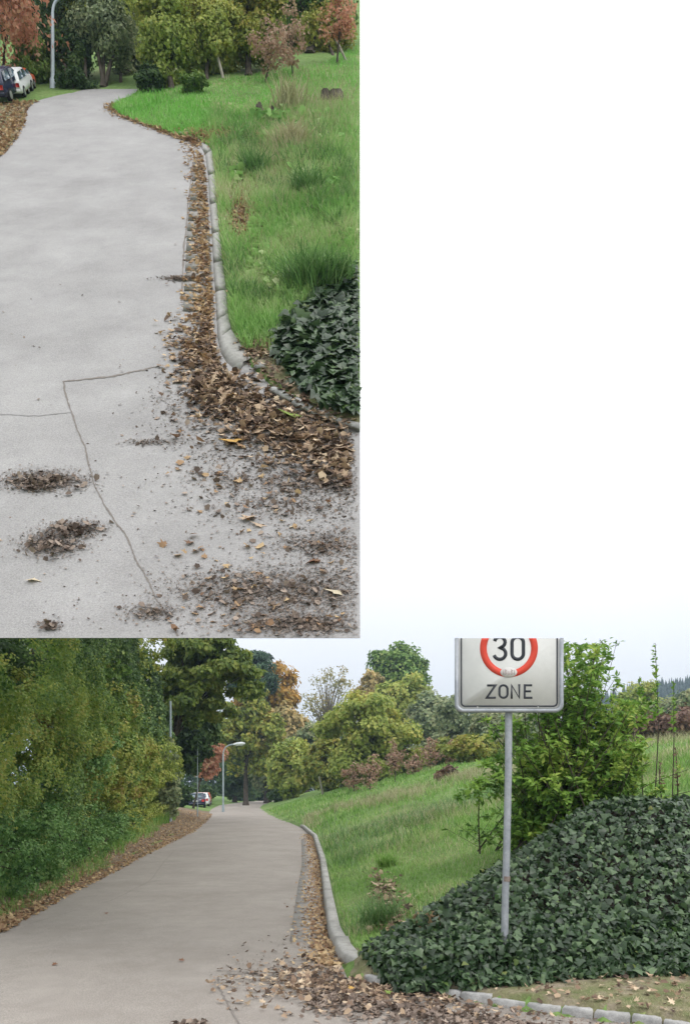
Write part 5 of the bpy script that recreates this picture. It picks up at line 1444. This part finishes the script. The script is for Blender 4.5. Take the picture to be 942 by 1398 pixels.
# ---- trees of the upper view
uclip = lambda P: (P[:, 0] / P[:, 1] * F + CX < UE - 5) & ((CY - (P[:, 2] - EYE) / P[:, 1] * F) > -45)
def utree(name, label, cat, box, bu, bvv, n, leafpx, mat, trunk_px=6, dz=0.0, **kw):
    n = int(n * 1.4); leafpx *= .9
    base = up(bu, bvv, float(brel(bu, bvv)))
    Z = base[1] + dz
    seed = kw.pop('seed', int(box[0] * 5 + box[1] + bvv)) % 99991
    b = blobs_px(*box, Z, abs(seed), kw.pop('k', 5))
    return tree(name, label, cat, base, b, n, leafpx / F * Z, M[mat], trunk_px / F * Z / 2, seed=abs(seed), clip=uclip, **kw)
G_U = 'trees behind the bend of the upper road'
# dark wood behind everything
bl = [tuple(np.concatenate([px(u, v, 29), (2.6, 1.6, 2.0)])) for u, v in ((-60, 20), (20, 30), (90, 40), (150, 20), (215, 30), (280, 15), (345, 10), (400, -10), (440, -20))]
P, Nn, cc = crown_points(bl, 20000, .26, 160, 5, .3)
k = uclip(P); P, Nn = P[k], Nn[k]
V, Fc = scatter(T_LEAF, P, frames(Nn), rng.uniform(.12, .24, len(P)))
tag(mobj('woods', V, Fc, M['t_dark']), 'dark wood closing the view behind the trees of the upper road', 'woods', kind='stuff')
utree('dark_tree', 'dark tree behind the lamp of the upper view', 'tree', (30, -40, 120, 125), 95, 117, 9000, 5, 't_dark', 6, .6, group=G_U, bark='bark')
utree('dark_tree', 'dark tree with low branches right of the upper lamp', 'tree', (78, 30, 130, 120), 105, 116, 5500, 5, 't_dark', 5, .4, group=G_U)
utree('broadleaf_tree', 'olive topped tree over the upper lamp', 'tree', (78, -45, 150, 60), 118, 116, 6000, 5, 't_olive', 5, .3, group=G_U)
utree('broadleaf_tree', 'grey green tree with slim forked trunks above the upper road end', 'tree', (108, -30, 192, 92), 137, 118, 9000, 5, 't_grey', 6, .2, group=G_U, stems=3)
utree('broadleaf_tree', 'grey tree in the gap at the end of the upper road', 'tree', (150, 30, 200, 112), 168, 112, 4500, 4.5, 't_grey', 4, .9, group=G_U, stems=2)
utree('broadleaf_tree', 'yellow green tree with a thick twin trunk by the upper bend', 'tree', (176, -30, 275, 98), 229, 121, 13000, 5.5, 't_yellow', 7, 0, group=G_U, stems=2)
utree('broadleaf_tree', 'light green tree reaching low behind the stake', 'tree', (235, -20, 335, 108), 282, 108, 13000, 5.5, 't_yellow', 6, .2, group=G_U)
utree('broadleaf_tree', 'olive brown tree left of the first red sapling', 'tree', (290, -45, 385, 98), 340, 102, 12000, 5.5, 't_olive', 9, .1, group=G_U)
utree('broadleaf_tree', 'green tree with a bent dark trunk at the upper right corner', 'tree', (372, -50, 488, 52), 423, 72, 10000, 5.5, 't_mid', 11, .4, group=G_U, limbs=14)
utree('broadleaf_tree', 'olive bushy tree behind the right red sapling', 'tree', (400, 15, 489, 80), 455, 75, 6000, 5, 't_olive', 4, .6, group=G_U)
utree('evergreen_bush', 'small dark green bush at the bend of the upper road', 'bush', (186, 92, 222, 127), 203, 127, 2600, 4, 't_dark', 3)
utree('low_bush', 'low green and russet bush at the foot of the stake', 'bush', (245, 106, 284, 128), 264, 128, 1800, 4, 'hedge_mix', 2)
G_US = 'red leaved saplings of the upper view'
utree('red_sapling', 'pinkish red sapling with a leaning stem on the upper bank', 'sapling', (340, 40, 402, 98), 362, 112, 560, 5, 't_pink', 2.2, -.3, group=G_US, clumps=40, clump=.26, limbs=20)
utree('red_sapling', 'red sapling with grey bare twigs in the middle of the upper bank', 'sapling', (372, 18, 422, 92), 400, 104, 420, 5, 't_pink', 2.2, -.3, group=G_US, clumps=40, clump=.22, limbs=26)
utree('red_sapling', 'tall bright red sapling at the upper right corner', 'sapling', (440, -25, 489, 62), 460, 88, 700, 5, 't_red', 3, -.3, group=G_US, clumps=40, clump=.26, limbs=20)
utree('red_tree', 'large red leaved tree at the top left of the upper view', 'tree', (-60, -40, 84, 82), 3, 122, 2300, 7, 't_red', 4, -.6, k=6, clumps=60, clump=.22)
utree('low_bush', 'green hedge bush behind the parked cars of the upper view', 'bush', (20, 60, 72, 118), 46, 119, 4000, 4.5, 't_mid', 3, .3)
utree('low_bush', 'low dark bush line under the trees at the upper road end', 'bush', (74, 104, 130, 122), 100, 121, 2200, 4, 't_dark', 2, 0)

# stakes, stumps on the upper bank
def ustake(p0, p1, wpx, label):
    a_ = up(*p0, float(brel(*p0))); b_ = px(*p1, a_[1] - .05)
    t = tag(empty('stake', a_), label, 'stake')
    m = MB(); m.tube([a_ - [0, 0, .1], b_], [wpx / F * a_[1] / 2] * 2, 7); m.build('rod', M['wood_grey'], t)
ustake((306, 106), (295, 68), 4, 'pale leaning stake before the light green tree of the upper view')
ustake((474, 82), (458, 52), 3, 'thin leaning stake beside the tall red sapling')
def ustump(u, v, wpx, hpx, label):
    a_ = up(u, v, float(brel(u, v))); sc = a_[1] / F; m = MB()
    t = tag(empty('tree_stump', a_), label, 'stump')
    for q in range(7):
        x = rng.uniform(-.45, .45) * wpx * sc
        m.tube([a_ + [x, rng.uniform(-.1, .1), -.1], a_ + [x + rng.normal() * .02, rng.uniform(-.1, .1), hpx * sc * rng.uniform(.7, 1.15)]], [wpx * sc * .22, wpx * sc * .17], 7)
    m.build('broken_wood', M['bark'], t)
ustump(460, 138, 34, 12, 'broken brown stump at the right edge of the upper bank')
ustump(354, 158, 14, 12, 'left dark stump half sunk in the grass of the upper bank')
ustump(369, 158, 9, 10, 'smaller dark stump right beside the half sunk one')
# lamp and pole
b = up(72.5, 121, .0); sc = b[1] / F
lamp(b, (121 - 18) * sc, 20 * sc, .55, 'grey street lamp with a curved arm at the left of the upper view', 'poles of the upper view', 22 * sc, r=.10)
b = up(4, 128, .0); b[1] -= .3
t = tag(empty('grey_pole', b), 'straight grey pole before the red tree of the upper view', 'pole', 'poles of the upper view')
m = MB(); m.tube([b, b + [0, 0, 150 * sc]], [.075, .065], 10); m.build('pole', M['lamp_grey'], t, True)
m = MB(); m.tube([b + [0, 0, 150 * sc], b + [0, 0, 150 * sc + .04]], [.08, .06], 10); m.build('cap', M['lamp_grey'], t)
# parked cars, pitched with the climb of the road
GC = 'cars parked by the upper road'
for u, v, b_, rz, sc_, paint, lab in ((8, 133, .012, -.05, .43, 'car_navy', 'dark blue hatchback nearest in the upper view, at the left edge'),
                                     (25, 128, .006, .05, .37, 'car_white', 'white hatchback half behind the dark blue car of the upper view'),
                                     (31, 124.5, .003, .05, .33, 'car_orange', 'orange red car farthest in the upper parked row')):
    car(up(u, v, b_), rz, sc_, paint, lab, GC, pitch=math.atan(SL))

# ------------------------------------------------------------------ air
hb = MB(); hb.box((0, 480, 44), (2600, 1300, 96))
hz = hb.build('haze', None)
tag(hz, kind='stuff')
hm, hn, ho = new_mat('haze air')
pv = hn.nodes.new('ShaderNodeVolumePrincipled')
pv.inputs['Color'].default_value = (.6, .78, 1, 1)
pv.inputs['Density'].default_value = .0006
hn.links.new(pv.outputs[0], ho.inputs['Volume'])
hz.data.materials.append(hm)
